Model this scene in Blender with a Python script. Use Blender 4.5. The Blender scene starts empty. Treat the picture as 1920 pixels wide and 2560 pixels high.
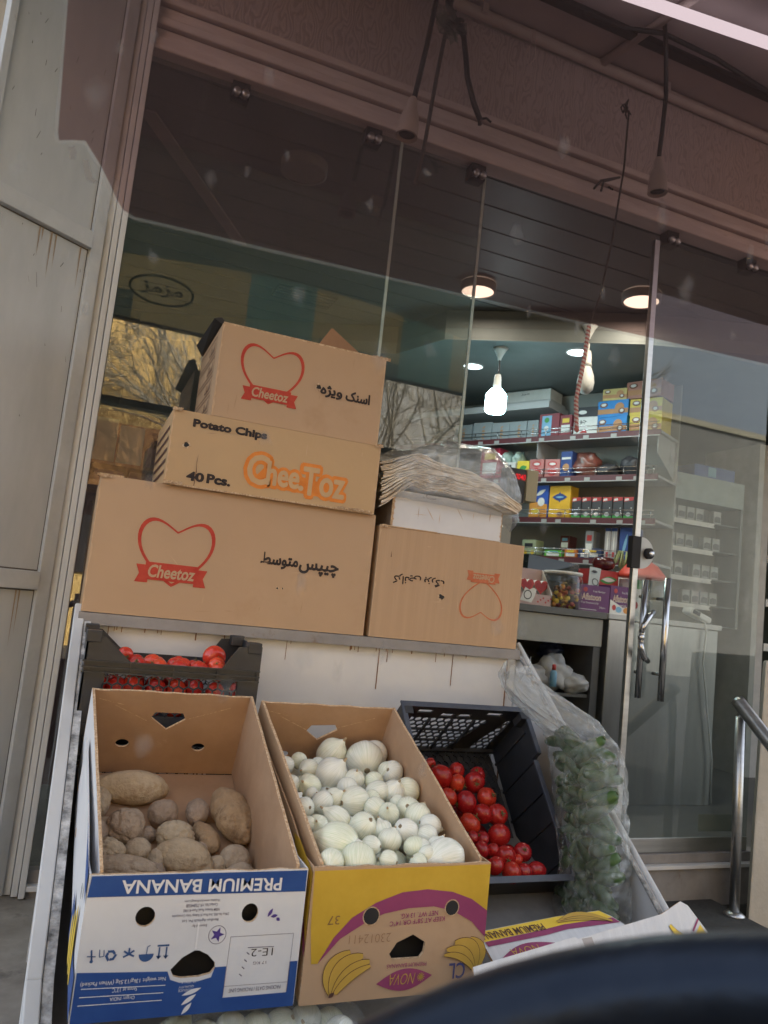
# A greengrocer's shop front seen from a parked car: camera, sky, sun first; then the building, the stand, the goods.
# Units are metres: X runs along the shop front, Y into the shop, Z up.
import bpy, bmesh, math, random
from mathutils import Vector, Matrix, noise
from mathutils.geometry import tessellate_polygon
R = math.radians
sc = bpy.context.scene
col = sc.collection

# ------------------------------------------------------------------ camera, sky, sun, exposure
cd = bpy.data.cameras.new('camera'); cam = bpy.data.objects.new('camera', cd); col.objects.link(cam)
yaw, pit, roll = R(21.3), R(6.6), R(6.1)
fw = Vector((math.sin(yaw)*math.cos(pit), math.cos(yaw)*math.cos(pit), math.sin(pit)))
r0 = Vector((math.cos(yaw), -math.sin(yaw), 0)); u0 = r0.cross(fw)
cr = r0*math.cos(roll)+u0*math.sin(roll); cu = u0*math.cos(roll)-r0*math.sin(roll)
cam.matrix_world = Matrix(((cr.x, cu.x, -fw.x, 0), (cr.y, cu.y, -fw.y, 0), (cr.z, cu.z, -fw.z, 1.25), (0, 0, 0, 1)))
cd.sensor_fit = 'HORIZONTAL'; cd.sensor_width = 36; cd.lens = 36*1923/1920
cd.clip_start = .01; cd.clip_end = 500
cd.dof.use_dof = True; cd.dof.focus_distance = 2.0; cd.dof.aperture_fstop = 11
sc.camera = cam
SUN_EL, SUN_AZ = 40, 20      # the sun stands behind the shop: the whole front is in the building's shade
w = bpy.data.worlds.new("World"); sc.world = w; w.use_nodes = True
nt = w.node_tree; nt.nodes.clear()
sky = nt.nodes.new('ShaderNodeTexSky'); sky.sky_type = 'NISHITA'; sky.sun_disc = False
sky.sun_elevation = R(SUN_EL); sky.sun_rotation = R(SUN_AZ); sky.dust_density = 3; sky.air_density = 1.0
hs = nt.nodes.new('ShaderNodeHueSaturation'); hs.inputs['Saturation'].default_value = .42
bg = nt.nodes.new('ShaderNodeBackground'); bg.inputs['Strength'].default_value = .15
wo = nt.nodes.new('ShaderNodeOutputWorld')
nt.links.new(sky.outputs[0], hs.inputs['Color']); nt.links.new(hs.outputs[0], bg.inputs[0]); nt.links.new(bg.outputs[0], wo.inputs[0])
sl = bpy.data.lights.new('sun', 'SUN'); sl.energy = 3.0; sl.angle = R(.5); sl.color = (1, .94, .85)
so = bpy.data.objects.new('sun', sl); col.objects.link(so)
sd = Vector((math.sin(R(SUN_AZ))*math.cos(R(SUN_EL)), math.cos(R(SUN_AZ))*math.cos(R(SUN_EL)), math.sin(R(SUN_EL))))
so.rotation_euler = sd.to_track_quat('Z', 'Y').to_euler(); so.location = (0, 20, 20)
sc.view_settings.view_transform = 'Standard'; sc.view_settings.look = 'None'; sc.view_settings.gamma = 1
sc.view_settings.exposure = 2.15
sc.render.engine = 'CYCLES'
sc.cycles.max_bounces = 10; sc.cycles.transparent_max_bounces = 24; sc.cycles.diffuse_bounces = 5; sc.cycles.glossy_bounces = 4
sc.cycles.use_denoising = True; sc.cycles.caustics_reflective = False; sc.cycles.caustics_refractive = False

# ------------------------------------------------------------------ materials
MATS = {}
def base_mat(name):
    m = bpy.data.materials.new(name); m.use_nodes = True; n = m.node_tree; n.nodes.clear()
    o = n.nodes.new('ShaderNodeOutputMaterial'); return m, n, o
def nn(n, t, **kw):
    x = n.nodes.new(t)
    for k, v in kw.items():
        if k in x.inputs: x.inputs[k].default_value = v
        else: setattr(x, k, v)
    return x
def M(name, c1, c2=None, scale=6, rough=.6, bump=0, bscale=None, metal=0, spec=.5, stretch=(1, 1, 1), c3=None, s3=2.5, t3=.6, emit=0, detail=5, coat=0):
    """Principled surface, colour broken up between c1 and c2 by noise; c3 = blotches of stain"""
    if name in MATS: return MATS[name]
    m, n, o = base_mat(name); L = n.links.new
    p = nn(n, 'ShaderNodeBsdfPrincipled', Roughness=rough, Metallic=metal)
    p.inputs['Specular IOR Level'].default_value = spec; p.inputs['Coat Weight'].default_value = coat
    L(p.outputs[0], o.inputs[0])
    tc = nn(n, 'ShaderNodeTexCoord'); mp = nn(n, 'ShaderNodeMapping'); mp.inputs['Scale'].default_value = stretch
    L(tc.outputs['Object'], mp.inputs[0])
    c4 = lambda c: (*c, 1)
    if c2 is None: p.inputs['Base Color'].default_value = c4(c1)
    else:
        t = nn(n, 'ShaderNodeTexNoise', Scale=scale, Detail=detail, Roughness=.65); L(mp.outputs[0], t.inputs[0])
        r = nn(n, 'ShaderNodeValToRGB'); r.color_ramp.elements[0].position = .35; r.color_ramp.elements[1].position = .68
        r.color_ramp.elements[0].color = c4(c1); r.color_ramp.elements[1].color = c4(c2); L(t.outputs[0], r.inputs[0])
        out = r.outputs[0]
        if c3:
            t2 = nn(n, 'ShaderNodeTexNoise', Scale=s3, Detail=6, Roughness=.7); L(mp.outputs[0], t2.inputs[0])
            r2 = nn(n, 'ShaderNodeValToRGB'); r2.color_ramp.elements[0].position = t3; r2.color_ramp.elements[1].position = t3+.12; L(t2.outputs[0], r2.inputs[0])
            mx = nn(n, 'ShaderNodeMixRGB'); L(r2.outputs[0], mx.inputs[0]); L(out, mx.inputs[1]); mx.inputs[2].default_value = c4(c3); out = mx.outputs[0]
        L(out, p.inputs['Base Color'])
        rr = nn(n, 'ShaderNodeMapRange'); rr.inputs[3].default_value = max(rough-.08, .02); rr.inputs[4].default_value = min(rough+.1, 1); L(t.outputs[0], rr.inputs[0]); L(rr.outputs[0], p.inputs['Roughness'])
    if bump:
        t = nn(n, 'ShaderNodeTexNoise', Scale=bscale or scale*4, Detail=6); L(mp.outputs[0], t.inputs[0])
        b = nn(n, 'ShaderNodeBump', Strength=bump, Distance=.01); L(t.outputs[0], b.inputs['Height']); L(b.outputs[0], p.inputs['Normal'])
    if emit:
        p.inputs['Emission Color'].default_value = c4(c1); p.inputs['Emission Strength'].default_value = emit
    MATS[name] = m; return m
def glass_mat(name, tint, k, base, rough=0.0, dirt=0.0, dirtcol=(.6, .6, .58), crinkle=0):
    """architectural pane: tinted see-through film plus a mirror image that strengthens at grazing angles; dirt = thin dust"""
    m, n, o = base_mat(name); L = n.links.new
    t = nn(n, 'ShaderNodeBsdfTransparent'); t.inputs[0].default_value = (*tint, 1)
    g = nn(n, 'ShaderNodeBsdfGlossy', Roughness=rough)
    if crinkle:
        vt = nn(n, 'ShaderNodeTexNoise', Scale=20, Detail=5, Roughness=.6, Distortion=1.6); tcc = nn(n, 'ShaderNodeTexCoord'); L(tcc.outputs['Object'], vt.inputs[0])
        bb = nn(n, 'ShaderNodeBump', Strength=crinkle, Distance=.02); L(vt.outputs[0], bb.inputs['Height']); L(bb.outputs[0], g.inputs['Normal'])
    f = nn(n, 'ShaderNodeLayerWeight'); f.inputs[0].default_value = .5; pw = nn(n, 'ShaderNodeMath', operation='POWER'); pw.inputs[1].default_value = 4; L(f.outputs['Facing'], pw.inputs[0])
    ma = nn(n, 'ShaderNodeMath', operation='MULTIPLY_ADD'); ma.inputs[1].default_value = k; ma.inputs[2].default_value = base; ma.use_clamp = True; L(pw.outputs[0], ma.inputs[0])
    mx = nn(n, 'ShaderNodeMixShader'); L(ma.outputs[0], mx.inputs[0]); L(t.outputs[0], mx.inputs[1]); L(g.outputs[0], mx.inputs[2]); out = mx
    if dirt:
        d = nn(n, 'ShaderNodeBsdfDiffuse'); d.inputs[0].default_value = (*dirtcol, 1)
        tr = nn(n, 'ShaderNodeBsdfTranslucent'); tr.inputs[0].default_value = (*dirtcol, 1)
        ad = nn(n, 'ShaderNodeMixShader'); ad.inputs[0].default_value = .5; L(d.outputs[0], ad.inputs[1]); L(tr.outputs[0], ad.inputs[2])
        tx = nn(n, 'ShaderNodeTexNoise', Scale=5, Detail=8, Roughness=.7); tc = nn(n, 'ShaderNodeTexCoord'); L(tc.outputs['Object'], tx.inputs[0])
        mr = nn(n, 'ShaderNodeMapRange'); mr.inputs[1].default_value = .3; mr.inputs[2].default_value = .75; mr.inputs[3].default_value = dirt*.5; mr.inputs[4].default_value = dirt*1.6; L(tx.outputs[0], mr.inputs[0])
        m2 = nn(n, 'ShaderNodeMixShader'); L(mr.outputs[0], m2.inputs[0]); L(mx.outputs[0], m2.inputs[1]); L(ad.outputs[0], m2.inputs[2]); out = m2
    L(out.outputs[0], o.inputs[0]); MATS[name] = m; return m
def emis(name, c, s):
    m, n, o = base_mat(name); e = nn(n, 'ShaderNodeEmission', Strength=s); e.inputs[0].default_value = (*c, 1)
    n.links.new(e.outputs[0], o.inputs[0]); MATS[name] = m; return m

card = M('cardboard', (.455, .305, .188), (.485, .328, .205), 2.2, .8, .04, 60, spec=.2, c3=(.43, .275, .16), s3=1.6, t3=.60)
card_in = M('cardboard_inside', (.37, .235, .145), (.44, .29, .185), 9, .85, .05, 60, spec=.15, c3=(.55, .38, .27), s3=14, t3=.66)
card_fluted = M('cardboard_fluted', (.455, .303, .185), (.49, .33, .205), 3, .8, .08, 12, spec=.2, stretch=(14, 14, .4))
card_edge = M('cardboard_cut_edge', (.36, .22, .12), (.66, .50, .34), 160, .9, .3, 200, spec=.1)
card_white = M('white_coated_card', (.60, .60, .62), (.68, .68, .69), 4, .6, .04, 40, spec=.3, c3=(.52, .50, .47), s3=5, t3=.68)
card_grey = M('grey_card_side', (.30, .27, .27), (.36, .33, .32), 5, .8, spec=.2)
ink_red = M('red_ink', (.42, .045, .03), (.50, .075, .045), 30, .7, spec=.2)
ink_red_faded = M('faded_red_ink', (.48, .13, .06), (.54, .18, .09), 40, .7, spec=.2)
ink_black = M('black_ink', (.028, .022, .022), (.06, .045, .04), 40, .7, spec=.2)
ink_orange = M('orange_ink', (.66, .20, .035), (.72, .26, .06), 30, .7, spec=.2)
ink_blue = M('blue_ink', (.022, .065, .24), (.03, .085, .28), 12, .55, spec=.3)
ink_blue2 = M('blue_ink_icons', (.03, .08, .22), None, rough=.6)
ink_violet = M('violet_ink', (.08, .045, .24), None, rough=.6)
ink_yellow = M('yellow_ink', (.52, .33, .035), (.60, .39, .05), 9, .6, spec=.25)
ink_yellow_bright = M('bright_yellow_ink', (.75, .52, .05), (.82, .60, .09), 9, .55, spec=.3)
ink_purple = M('purple_ink', (.26, .05, .13), (.31, .065, .15), 9, .6, spec=.25)
ink_banana = M('banana_ink', (.50, .31, .05), (.56, .36, .07), 12, .6)
ink_brown = M('dark_line_ink', (.10, .045, .03), None, rough=.7)
ink_grey = M('grey_ink', (.16, .14, .18), None, rough=.7)
ink_white = M('white_print', (.68, .68, .70), None, rough=.6)
white_steel = M('white_painted_steel', (.50, .505, .51), (.58, .585, .585), 3, .5, .05, 20, spec=.4, c3=(.38, .28, .20), s3=4.5, t3=.70)
panel_white = M('white_panel_paint', (.60, .60, .61), (.67, .665, .66), 4, .45, .03, 20, spec=.4, c3=(.42, .37, .33), s3=6, t3=.70)
door_paint = M('dirty_white_door_paint', (.41, .435, .46), (.50, .525, .55), 5, .5, .06, 14, spec=.4, stretch=(1, 1, .25), c3=(.33, .33, .33), s3=5, t3=.64)
door_frame_paint = M('door_frame_paint', (.43, .455, .48), (.53, .555, .58), 6, .5, .06, 22, spec=.4, c3=(.20, .165, .13), s3=9, t3=.66)
peeling = M('peeling_paint', (.62, .62, .62), (.10, .10, .10), 26, .7, .6, 40, stretch=(1, 1, 1.6))
rust = M('rust', (.16, .07, .035), (.26, .13, .07), 60, .9, .3)
lip_grey = M('grey_shelf_lip', (.22, .205, .20), (.30, .28, .27), 8, .6, .08, 40, c3=(.16, .10, .07), s3=9, t3=.62)
beam_paint = M('weathered_pink_grey_paint', (.52, .43, .41), (.64, .55, .52), 7, .7, .2, 40, stretch=(.5, 3, 3), c3=(.17, .125, .12), s3=12, t3=.66)
pipe_paint = M('conduit_paint', (.50, .42, .40), (.58, .50, .47), 10, .55, .08, 40)
soffit_m = M('canopy_sheet', (.44, .38, .39), (.52, .45, .45), 3, .7, .05, 20)
dark_m = M('near_black', (.02, .018, .018), None, rough=.8)  # one near-black for dark fittings, windows, holes and gaps
black_pl = M('black_plastic', (.020, .021, .025), (.030, .032, .038), 20, .42, .05, 60, spec=.5)
black_lit_rim = M('black_plastic_lit_rim', (.045, .052, .075), (.07, .08, .105), 20, .38, .05, 60, spec=.6)  # bluish light on the crate rims painted in as a paler black
black_rubber = M('black_cable_rubber', (.012, .011, .011), None, rough=.5)
cream_wall = M('cream_plaster', (.40, .36, .30), (.50, .455, .385), 5, .85, .25, 30, c3=(.24, .15, .085), s3=3.2, t3=.66)
steel = M('brushed_steel', (.42, .42, .42), (.52, .52, .51), 3, .32, .03, 60, metal=1, stretch=(1, 1, 12))
steel_dark = M('stainless_cabinet_sheet', (.30, .30, .295), (.40, .40, .39), 2.2, .36, .02, 30, metal=.85, stretch=(3, 3, .4))
chrome = M('chrome', (.50, .50, .51), None, rough=.20, metal=1)
stone = M('veined_paving_stone', (.20, .175, .145), (.34, .305, .26), 6, .75, .2, 25, c3=(.11, .095, .08), s3=4, t3=.6)
asphalt = M('asphalt', (.045, .043, .042), (.075, .072, .07), 40, .9, .5, 200)
carpet = M('grey_step_carpet', (.035, .034, .034), (.06, .058, .056), 60, .95, .4, 300)
int_ceil = M('grey_ceiling_strips', (.13, .133, .128), (.155, .158, .152), 3, .5, .02, 10)
int_ceil_low = M('pale_lower_ceiling', (.15, .165, .163), (.19, .205, .20), 3, .6)
int_wall = M('shop_wall', (.30, .31, .30), (.36, .365, .35), 3, .8)
int_floor = M('shop_floor', (.12, .12, .115), (.17, .17, .16), 4, .5)
shelf_m = M('shelf_white_laminate', (.42, .43, .43), (.47, .48, .48), 4, .5)
shelf_red = M('dark_red_edge_strip', (.10, .025, .03), None, rough=.5)
counter_m = M('counter_grey', (.09, .09, .09), (.12, .12, .115), 4, .45)
counter_pale = M('counter_pale_panel', (.30, .30, .275), (.36, .355, .325), 4, .5)
film_card = M('flatbread_crust', (.68, .585, .47), (.82, .75, .65), 22, .85, .5, 50, c3=(.22, .12, .07), s3=46, t3=.69)
tan = M('tan_board', (.45, .40, .28), None, rough=.6)
C_ = lambda nme, c, r=.5: M(nme, c, tuple(min(1, x*1.18) for x in c), 14, r)
GLASS = glass_mat('shop_window_glass', (.85, .885, .875), .8, .11, dirt=.03)
GLASS_DOOR = glass_mat('door_glass', (.82, .86, .85), .8, .045, dirt=.04, dirtcol=(.50, .54, .53))
GLASS_EDGE = M('glass_edge', (.30, .36, .33), (.44, .50, .46), 9, .25, spec=.6)
LED_COOL = emis('cool_led', (.72, .93, 1.0), 1.6)
LED_WARM = emis('warm_led', (1, .87, .66), .8)
LED_BULB = emis('bright_led_bulb', (.55, .95, 1.0), 5)
TUBE = emis('fluorescent_tube', (.86, .93, 1.0), .42)
RED_DIGIT = emis('red_digit', (1, .03, .04), .25)

# wavy embossed paper on the fascia
def wavy_mat():
    m, n, o = base_mat('embossed_wavy_panel'); L = n.links.new
    p = nn(n, 'ShaderNodeBsdfPrincipled', Roughness=.75); L(p.outputs[0], o.inputs[0])
    tc = nn(n, 'ShaderNodeTexCoord'); mp = nn(n, 'ShaderNodeMapping'); mp.inputs['Scale'].default_value = (1, 1, .35); L(tc.outputs['Object'], mp.inputs[0])
    wv = nn(n, 'ShaderNodeTexWave', Scale=13, Distortion=22, Detail=1.2); wv.inputs['Detail Scale'].default_value = 1.6; L(mp.outputs[0], wv.inputs[0])
    r = nn(n, 'ShaderNodeValToRGB'); r.color_ramp.elements[0].color = (.37, .305, .30, 1); r.color_ramp.elements[1].color = (.46, .385, .375, 1)
    r.color_ramp.elements[0].position = .05; r.color_ramp.elements[1].position = .4; L(wv.outputs[0], r.inputs[0]); L(r.outputs[0], p.inputs['Base Color'])
    b = nn(n, 'ShaderNodeBump', Strength=.25, Distance=.01); L(wv.outputs[0], b.inputs['Height']); L(b.outputs[0], p.inputs['Normal'])
    return m
wavy = wavy_mat()

# ------------------------------------------------------------------ mesh helpers
class Face:
    """a flat drawing surface: origin, unit right, unit up; h lifts off along the normal"""
    def __init__(s, o, ex, ey):
        s.o = Vector(o); s.ex = Vector(ex).normalized(); s.ey = Vector(ey); s.ey = (s.ey-s.ex*s.ey.dot(s.ex)).normalized(); s.n = s.ex.cross(s.ey)
    def p(s, u, v, h=0): return s.o+s.ex*u+s.ey*v+s.n*h
TXT = {}
def text_mesh(s, off=0.0):
    if (s, off) in TXT: return TXT[(s, off)]
    c = bpy.data.curves.new('t', 'FONT'); c.body = s; c.size = 1; c.offset = off; c.resolution_u = 3
    o = bpy.data.objects.new('t', c); col.objects.link(o); bpy.context.view_layer.update()
    m = o.evaluated_get(bpy.context.evaluated_depsgraph_get()).to_mesh()
    v = [(q.co.x, q.co.y) for q in m.vertices]; f = [tuple(p.vertices) for p in m.polygons]
    x0 = min(a for a, b in v); x1 = max(a for a, b in v); y0 = min(b for a, b in v); y1 = max(b for a, b in v)
    r = ([((a-x0)/(x1-x0), (b-y0)/(y1-y0)) for a, b in v], f)
    bpy.data.objects.remove(o); bpy.data.curves.remove(c); TXT[(s, off)] = r; return r
class MB:
    def __init__(s): s.v = []; s.f = []; s.m = []; s.mats = []; s.sm = []
    def mi(s, m):
        if m not in s.mats: s.mats.append(m)
        return s.mats.index(m)
    def add(s, vs, fs, m, smooth=False):
        b = len(s.v); s.v += [Vector(v) for v in vs]; k = s.mi(m)
        for f in fs: s.f.append([b+i for i in f]); s.m.append(k); s.sm.append(smooth)
    def hexa(s, p, m):   # 8 points: bottom 4 ccw, top 4 ccw
        s.add(p, [(3, 2, 1, 0), (4, 5, 6, 7), (0, 1, 5, 4), (1, 2, 6, 5), (2, 3, 7, 6), (3, 0, 4, 7)], m)
    def box(s, a, b, m, mx=None):
        (x0, y0, z0), (x1, y1, z1) = a, b
        p = [Vector(q) for q in ((x0, y0, z0), (x1, y0, z0), (x1, y1, z0), (x0, y1, z0), (x0, y0, z1), (x1, y0, z1), (x1, y1, z1), (x0, y1, z1))]
        if mx is not None: p = [mx @ q for q in p]
        s.hexa(p, m)
    def fbox(s, F, u0, u1, v0, v1, h0, h1, m):
        s.hexa([F.p(u0, v0, h0), F.p(u1, v0, h0), F.p(u1, v1, h0), F.p(u0, v1, h0), F.p(u0, v0, h1), F.p(u1, v0, h1), F.p(u1, v1, h1), F.p(u0, v1, h1)], m)
    def quad(s, pts, m, smooth=False): s.add(pts, [tuple(range(len(pts)))], m, smooth)
    def flat(s, F, pts, m, h=.0008, holes=()):
        loops = [[Vector((u, v, 0)) for u, v in pts]]+[[Vector((u, v, 0)) for u, v in hl] for hl in holes]
        tri = tessellate_polygon(loops); allp = [q for l in loops for q in l]
        vs = [F.p(q.x, q.y, h) for q in allp]; fs = []
        for t in tri:
            a, b, c = (allp[i] for i in t)
            fs.append(tuple(t) if (b-a).cross(c-a).z > 0 else tuple(reversed(t)))
        s.add(vs, fs, m)
    def panel(s, F, pts, th, mf, mb=None, me=None, holes=()):
        """sheet with thickness (from h=0 back to h=-th), holes cut right through"""
        mb = mb or mf; me = me or mf
        s.flat(F, pts, mf, 0, holes)
        loops = [pts]+list(holes); L3 = [[Vector((u, v, 0)) for u, v in l] for l in loops]
        tri = tessellate_polygon(L3); allp = [q for l in L3 for q in l]; fs = []
        for t in tri:
            a, b, c = (allp[i] for i in t); fs.append(tuple(t) if (b-a).cross(c-a).z < 0 else tuple(reversed(t)))
        s.add([F.p(q.x, q.y, -th) for q in allp], fs, mb)
        for l in loops:
            n = len(l); vs = [F.p(u, v, 0) for u, v in l]+[F.p(u, v, -th) for u, v in l]
            s.add(vs, [(i, (i+1) % n, n+(i+1) % n, n+i) for i in range(n)], me)
    def text(s, F, t, u, v, w_, h_, m, h=.0012, flip=False, off=0.0, skew=0.0, arc=0.0, slope=0.0):
        vs, fs = text_mesh(t, off); out = []
        for a, b in vs:
            a2 = a+skew*(b-.5)*h_/w_
            b2 = b*(1+arc*(4*(a-.5)**2-.5))
            if flip: a2, b2 = 1-a2, 1-b2
            out.append(F.p(u+a2*w_, v+b2*h_+slope*(a2-.5)*w_, h))
        s.add(out, fs, m)
    def text_fat(s, F, t, u, v, w_, h_, m, fat, h=.0010, off=.03, n=10):
        for k in range(n):
            an = 2*math.pi*k/n; s.text(F, t, u+fat*math.cos(an), v+fat*math.sin(an), w_, h_, m, h+k*.00006, off=off)
    def tube(s, pts, r, m, seg=8, closed=False, caps=True):
        pts = [Vector(p) for p in pts]; n = len(pts); rr = r if isinstance(r, (list, tuple)) else [r]*n
        vs = []; up = None
        for i, p in enumerate(pts):
            a = pts[(i-1) % n] if (i > 0 or closed) else p; b = pts[(i+1) % n] if (i < n-1 or closed) else p
            t = (b-a).normalized()
            if up is None:
                up = Vector((0, 0, 1)) if abs(t.z) < .9 else Vector((1, 0, 0))
            x = up.cross(t); x = x.normalized() if x.length > 1e-6 else t.orthogonal().normalized(); y = t.cross(x); up = y
            for k in range(seg):
                an = 2*math.pi*k/seg; vs.append(p+(x*math.cos(an)+y*math.sin(an))*rr[i])
        fs = []
        for i in range(n if closed else n-1):
            j = (i+1) % n
            for k in range(seg): k2 = (k+1) % seg; fs.append((i*seg+k, i*seg+k2, j*seg+k2, j*seg+k))
        if caps and not closed:
            fs.append(tuple(reversed(range(seg)))); fs.append(tuple((n-1)*seg+k for k in range(seg)))
        s.add(vs, fs, m, True)
    def lathe(s, prof, m, mx=Matrix(), seg=24, caps=True):
        vs = []; fs = []; n = len(prof)
        for r_, z in prof:
            for k in range(seg): an = 2*math.pi*k/seg; vs.append(mx @ Vector((r_*math.cos(an), r_*math.sin(an), z)))
        for i in range(n-1):
            for k in range(seg): k2 = (k+1) % seg; fs.append((i*seg+k, i*seg+k2, (i+1)*seg+k2, (i+1)*seg+k))
        if caps: fs.append(tuple(reversed(range(seg)))); fs.append(tuple((n-1)*seg+k for k in range(seg)))
        s.add(vs, fs, m, True)
    def grid(s, fn, nu, nv, m, closed_u=False, smooth=True):
        vs = [fn(i/(nu if closed_u else nu-1), j/(nv-1)) for j in range(nv) for i in range(nu)]; fs = []
        for j in range(nv-1):
            for i in range(nu if closed_u else nu-1): i2 = (i+1) % nu; fs.append((j*nu+i, j*nu+i2, (j+1)*nu+i2, (j+1)*nu+i))
        s.add(vs, fs, m, smooth)
    def hexmesh(s, F, u0, u1, v0, v1, pitch, m, th=.003, wall=.17):
        """moulded honeycomb lattice with real openings"""
        w_ = pitch; rv = pitch*.866; j = 0; v = v0
        R_ = pitch/math.sqrt(3)
        while v < v1:
            u = u0+(w_/2 if j % 2 else 0)
            while u < u1:
                o = []; q = []
                for k in range(6):
                    an = R(60*k+30); ou, ov = math.cos(an)*R_, math.sin(an)*R_
                    o.append((min(max(u+ou, u0), u1), min(max(v+ov, v0), v1))); q.append((min(max(u+ou*(1-wall), u0), u1), min(max(v+ov*(1-wall), v0), v1)))
                vs = [F.p(a, b, 0) for a, b in o]+[F.p(a, b, 0) for a, b in q]+[F.p(a, b, -th) for a, b in q]+[F.p(a, b, -th) for a, b in o]
                fs = []
                for k in range(6):
                    k2 = (k+1) % 6
                    fs += [(k, k2, 6+k2, 6+k), (6+k, 6+k2, 12+k2, 12+k), (12+k, 12+k2, 18+k2, 18+k)]
                s.add(vs, fs, m); u += w_
            v += rv; j += 1
    def build(s, name, parent=None, bevel=0, subsurf=0, origin=None):
        me = bpy.data.meshes.new(name)
        base = parent_world(parent) if parent else (Vector(origin) if origin is not None else (sum(s.v, Vector())/max(1, len(s.v))))
        inv = None
        me.from_pydata([v-base for v in s.v], [], s.f)
        for m in s.mats: me.materials.append(m)
        me.polygons.foreach_set('material_index', s.m); me.polygons.foreach_set('use_smooth', s.sm); me.update()
        o = bpy.data.objects.new(name, me); col.objects.link(o)
        if parent: o.parent = parent
        else: o.location = base
        if bevel:
            b = o.modifiers.new('soft_edges', 'BEVEL'); b.width = bevel; b.segments = 2; b.limit_method = 'ANGLE'; b.angle_limit = R(50)
        if subsurf:
            q = o.modifiers.new('smooth', 'SUBSURF'); q.levels = subsurf; q.render_levels = subsurf
        return o
def parent_world(o):
    v = Vector((0, 0, 0))
    while o: v += o.location; o = o.parent
    return v
def tag(o, label, cat, group=None, kind=None):
    if label: o['label'] = label
    if cat: o['category'] = cat
    if group: o['group'] = group
    if kind: o['kind'] = kind
    return o
def thing(name, label, cat, base, group=None):
    o = bpy.data.objects.new(name, None); o.empty_display_size = .05; col.objects.link(o); o.location = base
    return tag(o, label, cat, group)
def dup(o, loc=None, rot=None, label=None, group=None, scale=None):
    c = o.copy(); col.objects.link(c)
    for ch in list(o.children):
        d = ch.copy(); col.objects.link(d); d.parent = c
        for g in ch.children:
            e = g.copy(); col.objects.link(e); e.parent = d
    if loc is not None: c.location = loc
    if rot is not None: c.rotation_euler = rot
    if scale is not None: c.scale = scale
    if label: c['label'] = label
    if group: c['group'] = group
    return c
def circ(u, v, r, n=20, ry=None): return [(u+r*math.cos(2*math.pi*k/n), v+(ry or r)*math.sin(2*math.pi*k/n)) for k in range(n)]
def nz(p, s, seed=0): return noise.noise(Vector(p)*s+Vector((seed*7.13, seed*3.7, seed*1.9)))
rng = random.Random(7)
FRONT = lambda y: Face((0, y, 0), (1, 0, 0), (0, 0, 1))      # u = x, v = z, normal towards the street

# ------------------------------------------------------------------ the ground and the shop's shell (setting)
def struct(mb, name): return tag(mb.build(name), None, None, kind='structure')
g = MB(); g.quad([(-80, -80, -.12), (80, -80, -.12), (80, 80, -.12), (-80, 80, -.12)], asphalt); struct(g, 'street')
g = MB(); g.box((-6, .95, -.11), (1.60, 3.02, .15), stone); struct(g, 'pavement')
g = MB(); g.box((1.62, 2.5, -.11), (2.98, 2.93, .03), carpet); g.box((1.62, 1.2, -.116), (5, 2.497, -.10), stone); struct(g, 'step_path')
g = MB(); g.box((-.1, 2.99, .10), (6.5, 9, .18), int_floor); struct(g, 'floor')
g = MB()
g.box((-.1, 2.98, 3.30), (6.5, 9, 3.36), int_ceil)
for k in range(26): g.box((-.1, 3.1+k*.22, 3.2965), (6.5, 3.1+k*.22+.005, 3.2995), M('ceiling_joint', (.085, .088, .085), None, rough=.6))
lowpts = [(.2, 9), (.2, 6.2), (1.988, 5.202), (2.137, 4.685), (3.217, 3.934), (3.956, 3.623), (6.5, 2.99+.2), (6.5, 9)]
T_ = Face((0, 0, 3.1), (1, 0, 0), (0, -1, 0))
g.panel(Face((0, 0, 3.10), (1, 0, 0), (0, -1, 0)), [(x, -y) for x, y in lowpts], .003, int_ceil_low, int_ceil_low)
for (xa, ya), (xb, yb) in zip(lowpts[1:6], lowpts[2:7]):
    d = Vector((xb-xa, yb-ya, 0)).normalized(); nrm = Vector((d.y, -d.x, 0))*.02
    g.hexa([Vector((xa, ya, 3.085)), Vector((xb, yb, 3.085)), Vector((xb, yb, 3.085))-nrm, Vector((xa, ya, 3.085))-nrm,
            Vector((xa, ya, 3.17)), Vector((xb, yb, 3.17)), Vector((xb, yb, 3.17))-nrm, Vector((xa, ya, 3.17))-nrm], int_ceil_low)
    g.hexa([Vector((xa, ya, 3.171)), Vector((xb, yb, 3.171)), Vector((xb, yb, 3.171))-nrm, Vector((xa, ya, 3.171))-nrm,
            Vector((xa, ya, 3.294)), Vector((xb, yb, 3.294)), Vector((xb, yb, 3.294))-nrm, Vector((xa, ya, 3.294))-nrm], int_ceil)
struct(g, 'ceiling')
g = MB(); g.box((-.12, 8.9, .18), (6.5, 9.0, 3.3), int_wall); g.box((6.4, 3.2, .18), (6.5, 8.9, 3.3), int_wall); g.box((-.2, 3.02, .18), (-.12, 9, 3.3), int_wall); struct(g, 'wall')

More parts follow.
